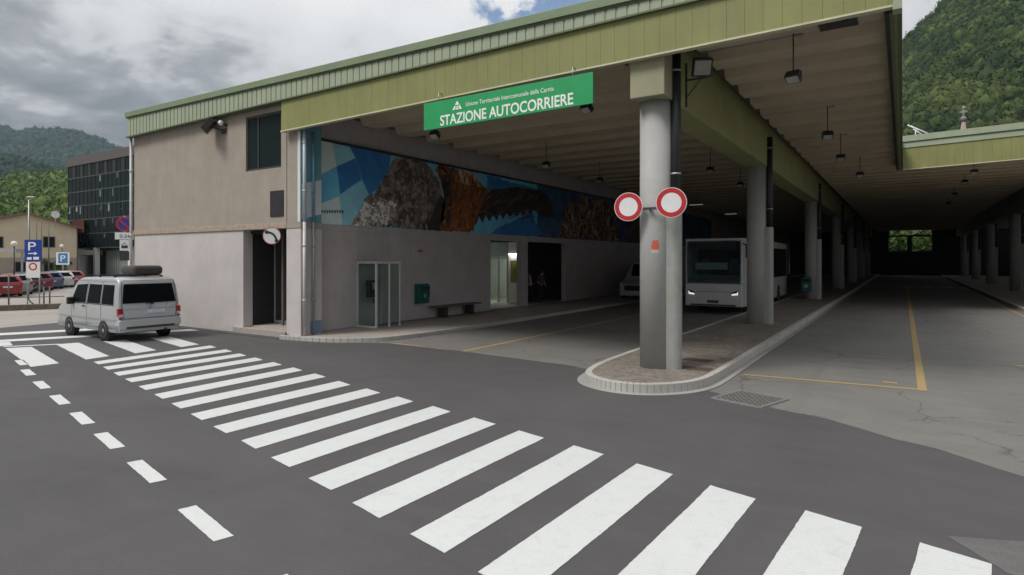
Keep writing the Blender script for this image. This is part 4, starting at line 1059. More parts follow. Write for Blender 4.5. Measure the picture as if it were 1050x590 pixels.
# silver minivan (rear towards the camera side, heading -X)
mv = thing('minivan', 'silver minivan with roof luggage parked on the crossing by the pale wall', 'minivan', (-19.52, 9.62, 0), R(180) - R(1))
L = 4.45
V = Car([(0.02,0.42),(0.0,0.62),(0.03,1.05),(0.05,1.12),(0.155,1.82),(0.22,1.91),(0.5,1.945),(2.6,1.93),(2.95,1.86),(3.55,1.28),(3.70,1.16),(4.25,0.98),(4.40,0.82),(4.45,0.55),(4.43,0.40)], 0.92, 0.30, 1.10, 0.815, 0.045)
V.body(mv, M['silver'])
V.end(mv, (0.050,1.16), (0.145,1.74), M['glass_car'], 'rear_window', 0.88, 0.034, wf1=0.85)
V.end(mv, (3.0,1.82), (3.52,1.30), M['glass_car'], 'windscreen', 0.86, 0.012)
for sd_ in (-1, 1):
    for q in ([(0.30,1.13),(1.08,1.13),(1.08,1.72),(0.36,1.72)], [(1.18,1.13),(2.08,1.13),(2.05,1.72),(1.18,1.72)], [(2.20,1.13),(3.25,1.13),(2.92,1.68),(2.17,1.72)]):
        V.side(mv, q, M['glass_car'], 'side_window', sd_)
    for q in ([(1.12,.42),(1.135,.42),(1.135,1.80),(1.12,1.80)], [(2.12,.42),(2.135,.42),(2.135,1.80),(2.12,1.80)], [(3.18,.45),(3.195,.45),(3.30,1.12),(3.285,1.12)]):
        V.side(mv, q, M['black'], 'door_seam', sd_, 0.004)
    V.side(mv, [(0.1,0.63),(4.2,0.63),(4.2,0.68),(0.1,0.68)], M['bumper'], 'trim_strip', sd_, 0.010, 12)
    V.side(mv, [(2.24,1.0),(2.40,1.0),(2.40,1.05),(2.24,1.05)], M['black'], 'door_handle', sd_, 0.02)
    V.wheel(mv, 0.95, sd_, 0.325); V.wheel(mv, 3.42, sd_, 0.325)
    b = MB(); b.mi = 0; y = sd_*0.845
    b.prism([(y-.075,0.80),(y+.07,0.80),(y+.075,1.02),(y-.07,1.02)], 'x', -0.01, 0.10); tl = b.build('tail_light', M['red_lens'], mv, local=True, bevel=.012)
    b = MB(); b.box(-0.018,-0.008,y-.06,y+.055,0.80,0.845); b.build('lower_lens', M['white_lens'], tl, local=True)
    b = MB(); b.box(-.02,-.012,y-.05,y+.05,0.70,0.75); b.build('reflector', M['red_lens'], mv, local=True)
    b = MB(); b.box(3.05,3.2,sd_*0.90,sd_*1.09,1.05,1.28); b.build('wing_mirror', M['black'], mv, local=True, bevel=.03)
def vseam(x0, z0, x1, z1, y0, y1, name='hatch_seam', m='black'):
    b = MB(); n_ = 8
    for i in range(n_):
        a, c = i/n_, (i+1)/n_
        P_ = [Vector((x0+(x1-x0)*t - 0.014, y0+(y1-y0)*t, z0+(z1-z0)*t)) for t in (a, c)]
        b.tube(P_[0], P_[1], .007, seg=5)
    return b.build(name, M[m], mv, local=True)
for sd_ in (-1, 1): vseam(0.005, 0.70, 0.045, 1.12, sd_*.76, sd_*.80); vseam(0.045, 1.12, 0.15, 1.84, sd_*.80, sd_*.76)
vseam(0.002, 0.71, 0.002, 0.71, -.76, .76); vseam(0.16, 1.85, 0.16, 1.85, -.74, .74)
vseam(0.022, 0.985, 0.022, 0.985, -.72, .72, 'hatch_crease', 'bumper')
for sd_ in (-1, 1):
    V.side(mv, [(0.25,1.815),(2.9,1.815),(2.9,1.835),(0.25,1.835)], M['bumper'], 'roof_gutter', sd_, 0.008, 12)
    V.side(mv, [(0.28,1.10),(3.3,1.10),(3.3,1.118),(0.28,1.118)], M['black'], 'window_seal', sd_, 0.008, 12)
    V.side(mv, [(0.15,0.30),(4.25,0.30),(4.25,0.40),(0.15,0.40)], M['bumper'], 'sill', sd_, 0.006, 12)
b = MB(); b.prism([(-.88,0.40),(.88,0.40),(.92,0.52),(.90,0.68),(-.90,0.68),(-.92,0.52)], 'x', -0.055, 0.22); b.build('rear_bumper', M['silver'], mv, local=True, bevel=.04)
b = MB(); b.box(-.022,0.03,-.42,.12,0.85,0.965); b.build('number_plate', M['plate'], mv, local=True)
b = MB(); b.box(-.06,-.05,-.7,.7,0.40,0.47); b.build('bumper_underside', M['dark_metal'], mv, local=True)
b = MB(); b.tube((0.03,-.06,1.17),(0.005,.12,1.13),0.012); b.box(-.01,0.04,-.1,-.02,1.12,1.17); b.build('wiper', M['black'], mv, local=True)
b = MB()
for i in range(20):
    a0, a1 = 2*math.pi*i/20, 2*math.pi*(i+1)/20
    b.tube((0.012, .055*math.cos(a0), 1.055+.055*math.sin(a0)), (0.012, .055*math.cos(a1), 1.055+.055*math.sin(a1)), .006, seg=5)
for sgn in (-1, 1):
    b.tube((0.012,sgn*.026,1.10),(0.012,0,1.063),.005,seg=5); b.tube((0.012,sgn*.046,1.078),(0.012,sgn*.022,1.012),.005,seg=5); b.tube((0.012,sgn*.022,1.012),(0.012,0,1.045),.005,seg=5)
b.build('emblem', M['rim'], mv, local=True)
for x in (0.75, 1.75, 2.55):
    b = MB(); b.box(x-.03,x+.03,-.72,.72,1.965,1.995)
    for s_ in (-.68,.68): b.box(x-.04,x+.04,s_-.03,s_+.03,1.90,1.967)
    b.build('roof_bar', M['black'], mv, local=True, bevel=.008)
b = MB(); b.box(0.05,0.10,-.62,-.2,0.40,0.43); b.tube((0.1,-.45,.33),(-.03,-.45,.32),.03); b.build('exhaust', M['dark_metal'], mv, local=True)
rb = MB()
for i in range(5): pass
rb.box(0.45,1.35,-.62,.28,2.0,2.30)
rb.xf(Matrix.Translation((0,0,0)))
lug = rb.build('roof_luggage', M['bag'], None, bevel=0.12)
lug.parent = None; lug.location = (-19.52, 9.62, 0); lug.rotation_euler = (0, 0, R(179))
lug.modifiers[0].segments = 4
tag(lug, 'dark padded luggage bag strapped on the silver minivan roof', 'luggage')

# delivery van in the left bay
dv_ = thing('delivery_van', 'grey delivery van with orange beacon half hidden by the front column', 'van', (-13.45, 39.3, 0), R(-90))
D = Car([(0.02,0.45),(0,0.6),(0.03,1.2),(0.12,2.35),(0.25,2.45),(2.9,2.45),(3.3,2.30),(4.1,1.40),(4.3,1.25),(4.9,1.08),(5.05,0.9),(5.1,0.6),(5.08,0.42)], 0.98, 0.32, 1.2, 0.84, 0.06)
D.body(dv_, paint('grey_van_paint', (0.50,0.51,0.52), 0.4, 0.1, 0.05))
D.end(dv_, (3.4,2.19), (4.07,1.43), M['glass_car'], 'windscreen', 0.88, 0.012)
b = MB(); b.box(5.07,5.12,-.62,.62,0.62,0.92); b.build('grille', M['black'], dv_, local=True, bevel=.01)
for sd_ in (-1, 1):
    D.side(dv_, [(3.0,1.3),(4.0,1.3),(3.5,2.1),(3.0,2.2)], M['glass_car'], 'side_window', sd_)
    D.wheel(dv_, 0.9, sd_, 0.34); D.wheel(dv_, 4.3, sd_, 0.34)
    b = MB(); b.prism([(sd_*.66,0.86),(sd_*.93,0.86),(sd_*.90,1.12),(sd_*.70,1.04)], 'x', 4.9, 5.09); b.build('headlight', M['white_lens'], dv_, local=True, bevel=.01)
b = MB(); b.box(5.1,5.115,-.26,.26,0.46,0.57); b.build('number_plate', M['white'], dv_, local=True)
b = MB(); b.lathe([(0.09,2.44),(0.09,2.60),(0.06,2.64)],(3.0,0.3,0),seg=16); b.build('beacon', M['beacon'], dv_, local=True)

# white coach in the left bay
bs = thing('coach', 'white coach with lit headlights parked nose out in the dark left bay', 'bus', (-7.25, 28.0, 0))
BX0, BX1, BY0, BY1 = -8.52, -5.98, 28.0, 40.2
b = MB(); b.box(BX0,BX1,BY0+1.9,BY1,0.36,3.45); b.box(BX0,BX1,BY0,BY0+1.9,0.36,1.40); b.box(BX0,BX1,BY0,BY0+1.9,3.30,3.45)
b.box(BX0,BX0+.10,BY0+.03,BY0+1.9,1.40,3.30); b.box(BX1-.10,BX1,BY0+.03,BY0+1.9,1.40,3.30); bmesh.ops.remove_doubles(b.bm, verts=b.bm.verts[:], dist=0.0005)
b.build('body', M['bus'], bs, bevel=0.05)
b = MB(); b.box(BX0+.11,BX1-.11,BY0+1.80,BY0+1.89,1.41,3.29); b.build('cab_rear', M['void'], bs)
b = MB(); b.prism([(28.15,1.41),(28.9,1.41),(28.9,1.62),(28.6,1.78),(28.15,1.52)], 'x', BX0+.12, BX1-.12); b.build('dashboard', paint('grey_dash', (0.22,0.24,0.26), 0.6), bs)
for x in (-7.95,-6.6):
    b = MB(); b.box(x-.25,x+.25,29.3,29.5,1.41,2.25); b.box(x-.15,x+.15,29.32,29.48,2.27,2.5); b.build('cab_seat', paint('blue_seat', (0.08,0.16,0.26), 0.8), bs, bevel=.04)
b = MB()
for i in range(18):
    a0, a1 = 2*math.pi*i/18, 2*math.pi*(i+1)/18
    b.tube((-6.6+.24*math.cos(a0),28.8+.1*math.sin(a0),1.85+.2*math.sin(a0)),(-6.6+.24*math.cos(a1),28.8+.1*math.sin(a1),1.85+.2*math.sin(a1)),.018,seg=6)
b.build('steering_wheel', M['black'], bs)
b = MB(); b.box(BX0+.3,BX1-.3,BY0+.06,BY0+.16,2.98,3.26); b.build('destination_box', M['black'], bs)
b = MB(); b.box(-8.2,-6.75,28.55,28.60,2.02,2.34); b.build('reflection_panel', paint('pale_reflection', (0.40,0.47,0.52), 0.6), bs)  # pale panel imitating the bluish reflection across the windscreen
b = MB(); b.prism([(BX0+.10,1.42),(BX1-.10,1.42),(BX1-.08,3.25),(BX1-.22,3.34),(BX0+.22,3.34),(BX0+.08,3.25)], 'y', 27.965, 27.99); wsn = b.build('windscreen', glass('coach_glass', (0.72,0.80,0.82), 0.93), bs)
for x0, x1 in ((-8.1,-7.4),(-7.0,-6.3)):
    b = MB(); b.tube((x0,27.95,1.45),(x1,27.94,1.62),0.015); b.build('wiper', M['black'], wsn)
b = MB()
b.prism([(BX0+.15,0.90),(BX0+.47,0.86),(BX0+.47,1.0),(BX0+.14,1.12)], 'y', 27.985, 28.05); b.prism([(BX1-.15,0.90),(BX1-.47,0.86),(BX1-.47,1.0),(BX1-.14,1.12)], 'y', 27.985, 28.05); b.build('lamp_recess', M['black'], bs)
for sd_, xx in ((1, BX0), (-1, BX1)):
    b = MB(); b.prism([(xx+sd_*.17,0.90),(xx+sd_*.45,0.87),(xx+sd_*.44,0.94),(xx+sd_*.22,0.98),(xx+sd_*.17,1.07)], 'y', 27.97, 28.0); b.build('headlight', M['led'], bs)
b = MB(); b.box(-8.25,-6.25,27.985,28.03,0.39,0.46); b.build('air_dam', M['dark_metal'], bs)
b = MB(); b.box(-7.5,-7.0,27.975,28.03,0.52,0.64); b.build('number_plate', M['dark_metal'], bs)
text_mesh('IVECO', 0.17, M['steel'], 'maker_lettering', bs, (-7.61,27.985,1.06), fit=0.72)
b = MB(); b.box(-8.0,-6.5,27.985,28.02,1.02,1.035); b.build('front_crease', M['dark_metal'], bs)
for k in range(6):
    b = MB(); b.box(BX1-.01,BX1+.012,29.0+k*1.83,30.76+k*1.83,1.5,3.1); b.build('side_window', M['glass_car'], bs)
for y in (30.6, 37.3):
    for xx, sd_ in ((BX0,-1),(BX1,1)):
        b = MB(); b.lathe([(0.56,xx+sd_*.004),(0.56,xx-sd_*.02)],(0,y,0.5),'x',26); b.build('wheel_arch', M['black'], bs)
        b = MB(); b.lathe([(0.3,xx-sd_*.25),(0.5,xx-sd_*.24),(0.5,xx+sd_*.01),(0.3,xx+sd_*.02)],(0,y,0.5),'x',26); w_ = b.build('wheel', M['tyre'], bs)
        b = MB(); b.lathe([(0.3,xx+sd_*.015),(0.28,xx+sd_*.024),(0.1,xx+sd_*.01)],(0,y,0.5),'x',20); b.build('rim', M['rim'], w_)
for xx, sd_ in ((BX0,-1),(BX1,1)):
    b = MB(); b.tube((xx,28.1,3.2),(xx+sd_*.28,27.8,3.1),0.03); b.box(xx+sd_*.28-.09,xx+sd_*.28+.09,27.74,27.84,2.55,3.12); b.build('mirror', M['black'], bs, bevel=.02)

# parked cars in the lot (one built, copied with its own paint)
HB = Car([(0.02,0.35),(0,0.5),(0.04,0.9),(0.10,0.96),(0.48,1.38),(0.7,1.44),(1.9,1.47),(2.3,1.40),(2.95,0.98),(3.1,0.92),(3.75,0.78),(3.92,0.62),(3.95,0.42),(3.93,0.30)], 0.85, 0.22, 0.9, 0.62, 0.12)
def parked(col_name, col, loc, rz, label):
    t = thing('parked_car', label, 'car', loc, rz, 'cars parked in the lot on the left')
    HB.body(t, paint(col_name, col, 0.3, 0.35, 0.04, 1.5, 0, None, 0.5))
    HB.end(t, (0.13,1.0), (0.45,1.34), M['glass_car'], 'rear_window', 0.84, 0.012)
    HB.end(t, (2.36,1.36), (2.90,1.01), M['glass_car'], 'windscreen', 0.84, 0.012)
    for sd_ in (-1, 1):
        HB.side(t, [(0.55,0.94),(1.5,0.94),(1.5,1.33),(0.78,1.33)], M['glass_car'], 'side_window', sd_)
        HB.side(t, [(1.58,0.94),(2.7,0.94),(2.25,1.31),(1.58,1.34)], M['glass_car'], 'side_window', sd_)
        HB.wheel(t, 0.68, sd_, 0.29); HB.wheel(t, 3.15, sd_, 0.29)
        b = MB(); b.box(-.005,0.14,sd_*.72-.09,sd_*.72+.09,0.72,0.93); b.build('tail_light', M['red_lens'], t, local=True, bevel=.015)
    b = MB(); b.box(-.012,0.03,-.25,.25,0.62,0.73); b.build('number_plate', M['plate'], t, local=True)
    return t
cars = [('red_car_paint',(0.22,0.02,0.02),'bright red hatchback, leftmost of the row behind the railing'),
        ('grey_car_paint',(0.24,0.26,0.25),'grey hatchback between the red car and the parking sign pole'),
        ('black_car_paint',(0.03,0.03,0.035),'black hatchback directly behind the blue parking sign pole'),
        ('maroon_car_paint',(0.13,0.025,0.035),'maroon hatchback just right of the blue parking sign pole'),
        ('navy_car_paint',(0.06,0.09,0.18),'dark blue hatchback between the maroon and the white car'),
        ('white_car_paint',(0.48,0.48,0.47),'white hatchback showing just above the minivan bonnet'),
        ('crimson_car_paint',(0.24,0.06,0.06),'crimson hatchback furthest back along the row, above the minivan roof')]
c_, s_ = math.cos(YAW), math.sin(YAW)
for k, (nm, col, lab) in enumerate(cars):
    d = 40.0 + k*2.65; u = (8 + k*11.5 - 525) / 620
    parked(nm, col, (d*(-s_+u*c_), d*(c_+u*s_), -0.016), R(172), lab)

# ------------------------------------------------------------------ street furniture at left
def at(px, py=None, d=None, z=0.0):
    if d is None: d = (2.5 - z) * 620 / (py - 266)
    u = (px - 525) / 620; return Vector((d*(-s_+u*c_), d*(c_+u*s_), z))
# no-parking sign at the building corner
nps = thing('no_parking_sign', 'round blue and red no parking sign at the corner of the concrete block', 'road sign', (-26.42,12.0,0))
b = MB(); b.tube((-26.42,12.06,0),(-26.42,12.06,4.25),0.03); b.build('pole', M['steel'], nps)
def npface(cx, cz, r, y, t):
    for r0, r1, yy, m, nme in ((0,r,0.0,M['red'],'plate'), (0,r*.76,-.004,M['blue'],'blue_field')):
        b = MB(); b.lathe([(r1,y+yy),(r1,y+yy+(0.015 if r1 == r else 0.003))],(cx,0,cz),'y',32); b.build(nme, m, t)
    b = MB(); d = r*.74*.7071; w_ = r*.13
    b.prism([(cx-d-w_*.7,cz+d-w_*.7),(cx-d+w_*.7,cz+d+w_*.7),(cx+d+w_*.7,cz-d+w_*.7),(cx+d-w_*.7,cz-d-w_*.7)], 'y', y-.008, y-.005); b.build('red_bar', M['red'], t)
npface(-26.42, 3.93, 0.30, 12.0, nps)
b = MB(); b.box(-26.75,-26.08,12.0,12.02,3.30,3.58); b.build('time_plate', M['white'], nps)
text_mesh('0-24', 0.2, M['black_letter'], 'time_lettering', nps, (-26.58,11.997,3.365), fit=0.36)
b = MB(); b.box(-26.58,-26.24,12.0,12.02,2.85,3.28); tp = b.build('tow_plate', M['white'], nps)
b = MB(); b.box(-26.52,-26.36,11.99,12.0,2.95,3.05); b.prism([(-26.36,2.95),(-26.29,2.95),(-26.29,3.02),(-26.33,3.08),(-26.36,3.08)],'y',11.99,12.0); b.prism([(-26.52,3.07),(-26.50,3.07),(-26.36,3.17),(-26.37,3.19)],'y',11.99,12.0); b.build('tow_symbol', M['black_letter'], tp)
b = MB(); b.box(-26.58,-26.24,12.0,12.02,2.45,2.83); b.build('dark_plate', M['dark_metal'], nps)
nps.rotation_euler = (0, 0, R(48))

# blue P sign
p = at(34, 316); rzp = math.atan2(-p.x, p.y) * 0 + YAW * 1.0
ps = thing('parking_sign', 'tall blue parking sign with white P and arrow beside the railing', 'road sign', (p.x, p.y, 0), R(40))
b = MB(); b.tube((-.28,0.03,0),(-.28,0.03,3.5),0.03); b.tube((.28,0.03,0),(.28,0.03,3.5),0.03); b.build('pole', M['steel'], ps, local=True)
b = MB(); b.box(-.40,.40,-.015,.0,2.40,3.50); b.build('plate', M['blue'], ps, local=True)
for body, sz, x, z, w_ in (('P', 0.62, -.22, 2.95, 0.36),):
    o = text_mesh(body, sz, M['letter'], 'p_letter', ps, (x, -.018, z), fit=w_)
b = MB(); b.box(-.22,.08,-.02,-.016,2.77,2.82); b.prism([(.06,2.71),(.06,2.88),(.22,2.795)],'y',-.02,-.016); b.build('arrow', M['letter'], ps, local=True)
b = MB(); b.box(-.28,-.06,-.02,-.016,2.48,2.60); b.box(.02,.28,-.02,-.016,2.48,2.62); b.build('vehicle_symbols', M['letter'], ps, local=True)
b = MB(); b.box(-.33,.33,-.015,0,1.55,2.36); b.build('lower_plate', M['white'], ps, local=True)
b = MB()
for i in range(24):
    a0, a1 = 2*math.pi*i/24, 2*math.pi*(i+1)/24
    b.face([(r*math.cos(a), -.018, 2.12 + r*math.sin(a)) for r, a in ((.2,a0),(.2,a1),(.13,a1),(.13,a0))])
b.build('red_ring', M['red'], ps, local=True)
# small light blue P sign
p = at(64.5, 291.5); ps2 = thing('small_parking_sign', 'small square light blue parking sign behind the parked cars', 'road sign', (p.x, p.y, 0), R(40))
b = MB(); b.tube((0,0.03,0),(0,0.03,3.2),0.04); b.build('pole', M['steel'], ps2, local=True)
b = MB(); b.box(-.62,.62,-.02,0,1.95,3.2); b.build('plate', M['white'], ps2, local=True)
b = MB(); b.box(-.42,.45,-.03,-.021,2.1,3.1); b.build('blue_field', M['light_blue'], ps2, local=True)
text_mesh('P', 0.9, M['letter'], 'p_letter', ps2, (-.2, -.034, 2.28), fit=0.45)
# globe lamps, street lamp, flagpoles
def globe_lamp(px, pyb, ztop, lab):
    p = at(px, pyb); t = thing('globe_lamp', lab, 'street lamp', (p.x, p.y, 0), 0, 'globe lamps in the parking lot')
    b = MB(); b.tube((0,0,0),(0,0,ztop-.3),0.06,0.045); b.build('post', M['dark_metal'], t, local=True)
    b = MB(); b.ball((0,0,ztop-.1),0.2,3); b.build('globe', M['globe'], t, local=True)
globe_lamp(14.5, 302, 3.7, 'globe lamp post left of the blue parking sign')
globe_lamp(63.5, 290, 4.0, 'globe lamp post in front of the office block corner')
p = at(29.5, d=72); t = thing('street_lamp', 'tall street lamp rising behind the cream house ridge', 'street lamp', (p.x, p.y, 0), R(35))
b = MB(); b.tube((0,0,0),(0,0,9.6),0.10,0.06); b.tube((0,0,9.6),(.55,0,9.85),0.05); b.build('mast', M['steel'], t, local=True)
b = MB(); b.box(-.15,.75,-.18,.18,9.82,9.98); b.build('lamp_head', M['steel'], t, local=True, bevel=.04)
for k, (px, pt) in enumerate(((30,222),(37.5,229),(42.5,228),(50,228))):
    d = 62; p = at(px, d=d); zt_ = 2.5 + (266-pt)*d/620
    b = MB(); b.tube((p.x,p.y,0),(p.x,p.y,zt_),0.075,0.04)
    tag(b.build('flagpole', M['rail'], at=(p.x,p.y,0)), ['tallest bare flagpole, leftmost of four before the cream house','bare flagpole just left of the house window','bare flagpole in front of the house window','bare flagpole at right of the house window'][k], 'flagpole', 'bare flagpoles before the cream house')
# shelter roof at far left
p = at(6, 300); t = thing('bus_shelter', 'small flat roofed grey shelter at the left edge of the lot', 'shelter', (p.x, p.y, 0), R(40))
b = MB(); b.box(-2.2,1.05,-.6,.6,3.0,3.28); b.build('roof', M['steel'], t, local=True)
for x in (-1.9, .9):
    b = MB(); b.box(x-.05,x+.05,.3,.4,0,3.0); b.build('post', M['steel'], t, local=True)
# low kerb wall and railing
a_, e_ = at(-30, 320), at(66, 316.5)
dirv = (e_ - a_).normalized(); nv = Vector((-dirv.y, dirv.x, 0))
b = MB(); b.prism([(q.x, q.y) for q in (a_, e_, e_ + nv*.3, a_ + nv*.3)], 'z', -.02, 0.26)
tag(b.build('low_wall', M['hedge'], at=(a_.x, a_.y, 0), bevel=.02), 'low brown kerb wall edging the parking lot behind the minivan', 'low wall')
rl = thing('railing', 'dark metal railing with thin posts in front of the parked cars', 'railing', (a_.x, a_.y, 0))
Lw = (e_ - a_).length
posts = [at(9, 317), at(45, 316.5), at(51, 316)]
for q in posts:
    b = MB(); b.tube((q.x,q.y,0),(q.x,q.y,1.7 if q is posts[0] else 1.1),0.035); b.build('post', M['rail'], rl)
b = MB(); b.tube((a_.x,a_.y,0.62),(e_.x,e_.y,0.62),0.02); b.build('rail', M['rail'], rl)
q = at(43, 316.3); b = MB(); pts = [(q + dirv*(.55*math.cos(t_)) + Vector((0,0,.62+.5*math.sin(t_)))) for t_ in [math.pi*(.5+i/10) for i in range(11)]]
b.path(pts, 0.03); b.build('hoop', M['rail'], rl)

# ------------------------------------------------------------------ background buildings
of = thing('office_block', 'dark glass office block with brown top band beyond the minivan', 'building', (-92, 38.9, 0))
OX0, OX1, OY = -102.2, -74.0, 38.9
b = MB(); b.box(OX0,OX1,OY,OY+14,4.1,15.9); b.build('glass_wall', M['glass_dark'], of)
b = MB(); b.box(OX0-.15,OX1+.15,OY-.15,OY+14.1,15.9,17.1); b.build('top_band', M['office_top'], of)
b = MB(); x = OX0
while x < OX1: b.box(x-.03,x+.03,OY-.05,OY-.002,4.1,15.9); x += 1.2
b.build('mullions', paint('black_mullion', (0.018,0.022,0.022), 0.5), of)
b = MB()
for k in range(7): b.box(OX0,OX1,OY-.06,OY-.004,4.1+k*2.0-.07,4.1+k*2.0+.07) if 4.1+k*2 < 15.9 else None
b.build('floor_bands', paint('grey_band', (0.055,0.062,0.065), 0.5), of)
random.seed(3)
for k in range(34):
    i = random.randrange(24); j = random.choice((0,1,1,2,2,2,3,4)); x = OX0 + i*1.2 + .1
    w_ = random.uniform(.15,.5); h_ = random.uniform(.5,1.2)
    b = MB(); b.box(x,x+w_,OY-.008,OY-.003,6.2+j*2.0-h_-.1,6.2+j*2.0-.12); b.build('blind', paint('blind_%d' % k, random.choice(((0.30,0.36,0.36),(0.16,0.22,0.22),(0.08,0.11,0.11))), 0.6), of)
for k in range(10):
    b = MB(); b.box(OX0+1.3+k*2.4,OX0+2.2+k*2.4,OY-.009,OY-.004,14.2,15.8); b.build('upper_window', M['black'], of)
b = MB(); b.box(OX0,OX1,OY+1.2,OY+13,0,4.1); b.build('ground_floor', paint('ground_glazing', (0.045,0.05,0.047), 0.3), of)
b = MB()
for k in range(14): b.box(OX0+9+k*.62,OX0+9.5+k*.62,OY+1.1,OY+1.19,0.3,3.7)
b.build('pale_curtain', paint('curtain', (0.24,0.27,0.25), 0.7), of)
b = MB(); b.box(OX0+.3,OX0+8.2,OY-3,OY+1,3.1,3.75); b.build('entrance_canopy', paint('pale_canopy', (0.40,0.40,0.38), 0.6), of)
for x in (OX0+8.3,OX0+18):
    b = MB(); b.box(x,x+.55,OY-.2,OY+.4,0,4.1); b.build('pillar', M['white'], of)

p = at(28, d=76); rzh = math.atan2(p.x, -p.y)   # faces the street
hs = thing('cream_house', 'cream rendered house with brown gable roof beside the office block', 'house', (p.x, p.y, 0), YAW + R(36))
gab = [(-7.2,0),(5.1,0),(5.1,6.55),(0,8.15),(-7.2,6.2)]
b = MB(); b.prism([(x,z) for x,z in [(-7.2,2.7),(5.1,2.7),(5.1,6.55),(0,8.15),(-7.2,6.2)]], 'y', 0, 11); b.build('wall', M['house'], hs, local=True)
b = MB(); b.prism([(-7.25,-.02),(5.15,-.02),(5.15,2.7),(-7.25,2.7)], 'y', -.05, 11.05); b.build('ground_storey', M['house_low'], hs, local=True)
b = MB()
b.prism([(0,8.16),(5.6,6.42),(5.6,6.62),(0,8.40)], 'y', -.5, 11.5); b.prism([(0,8.16),(0,8.40),(-7.7,6.30),(-7.7,6.08)], 'y', -.5, 11.5)
rf = b.build('roof', M['tile'], hs, local=True)
b = MB(); b.box(4.6,5.9,6,7.5,6.2,8.0); b.build('chimney', M['brick_red'], rf, local=True)
for x0, x1, z0, z1 in ((1.55,2.8,4.0,5.4),(-3.4,-2.3,3.9,5.3),(1.6,2.7,.9,2.1),(-1.2,.4,0.9,2.2)):
    b = MB(); b.box(x0,x1,-.06,.1,z0,z1); w_ = b.build('window', paint('brown_frame', (0.09,0.06,0.045), 0.6), hs, local=True)
    b = MB(); b.box(x0+.1,x1-.1,-.075,-.061,z0+.1,z1-.1); b.build('pane', M['glass_dark'], w_, local=True)
b = MB(); b.tube((5.1,-.1,0),(5.1,-.1,6.5),.06); b.build('downpipe', M['rail'], hs, local=True)
dp = at(57, d=75.5); t = thing('satellite_dish', 'round white satellite dish on the cream house roof', 'satellite dish', (dp.x, dp.y, 7.3), YAW + R(36))
b = MB(); b.lathe([(0.05,.12),(0.3,.06),(0.45,-.03),(0.46,-.05),(0.28,.02),(0.03,.08)], (0,0,.75), 'y', 20); b.build('reflector', M['white'], t, local=True)
b = MB(); b.tube((0,.1,-.9),(0,.1,.75),.03); b.tube((0,.05,.45),(0,-.4,.7),.015); b.build('mount', M['steel'], t, local=True)

# church spire beyond the rear canopy
cpos = at(988, d=170); ch = thing('church_tower', 'church tower with pink spire and cross showing above the rear canopy roof', 'church tower', (cpos.x, cpos.y, 0))
b = MB(); b.box(-2.6,2.6,-2.6,2.6,0,27); b.build('shaft', M['upper'], ch, local=True)
b = MB(); b.lathe([(2.3,27),(1.9,30.5),(1.3,34.5),(0.45,41.0)], seg=8); b.build('spire', M['spire'], ch, local=True)
b = MB(); b.ball((0,0,42.0),.75,2); b.tube((0,0,41),(0,0,45.6),.22); b.box(-.9,.9,-.15,.15,43.7,44.2); b.ball((0.1,0,45.0),.5,2); b.build('finial', M['rock'], ch, local=True)
# roof antenna
t = thing('roof_antenna', 'white slanted antenna bars on the rear canopy roof', 'antenna', (0.6,34.6,8.2))
b = MB(); b.tube((0.18,34.6,8.93),(1.06,34.6,8.38),0.035); b.tube((0.40,34.62,8.72),(0.85,34.62,8.33),0.03); b.tube((0.5,34.6,8.2),(0.5,34.6,8.73),0.025); b.tube((0.9,34.6,8.2),(0.9,34.6,8.48),0.025)
for k in range(4): b.tube((0.25+k*.2,34.45,8.89-k*.125),(0.25+k*.2,34.75,8.89-k*.125),0.012)
b.build('bars', M['white'], t)

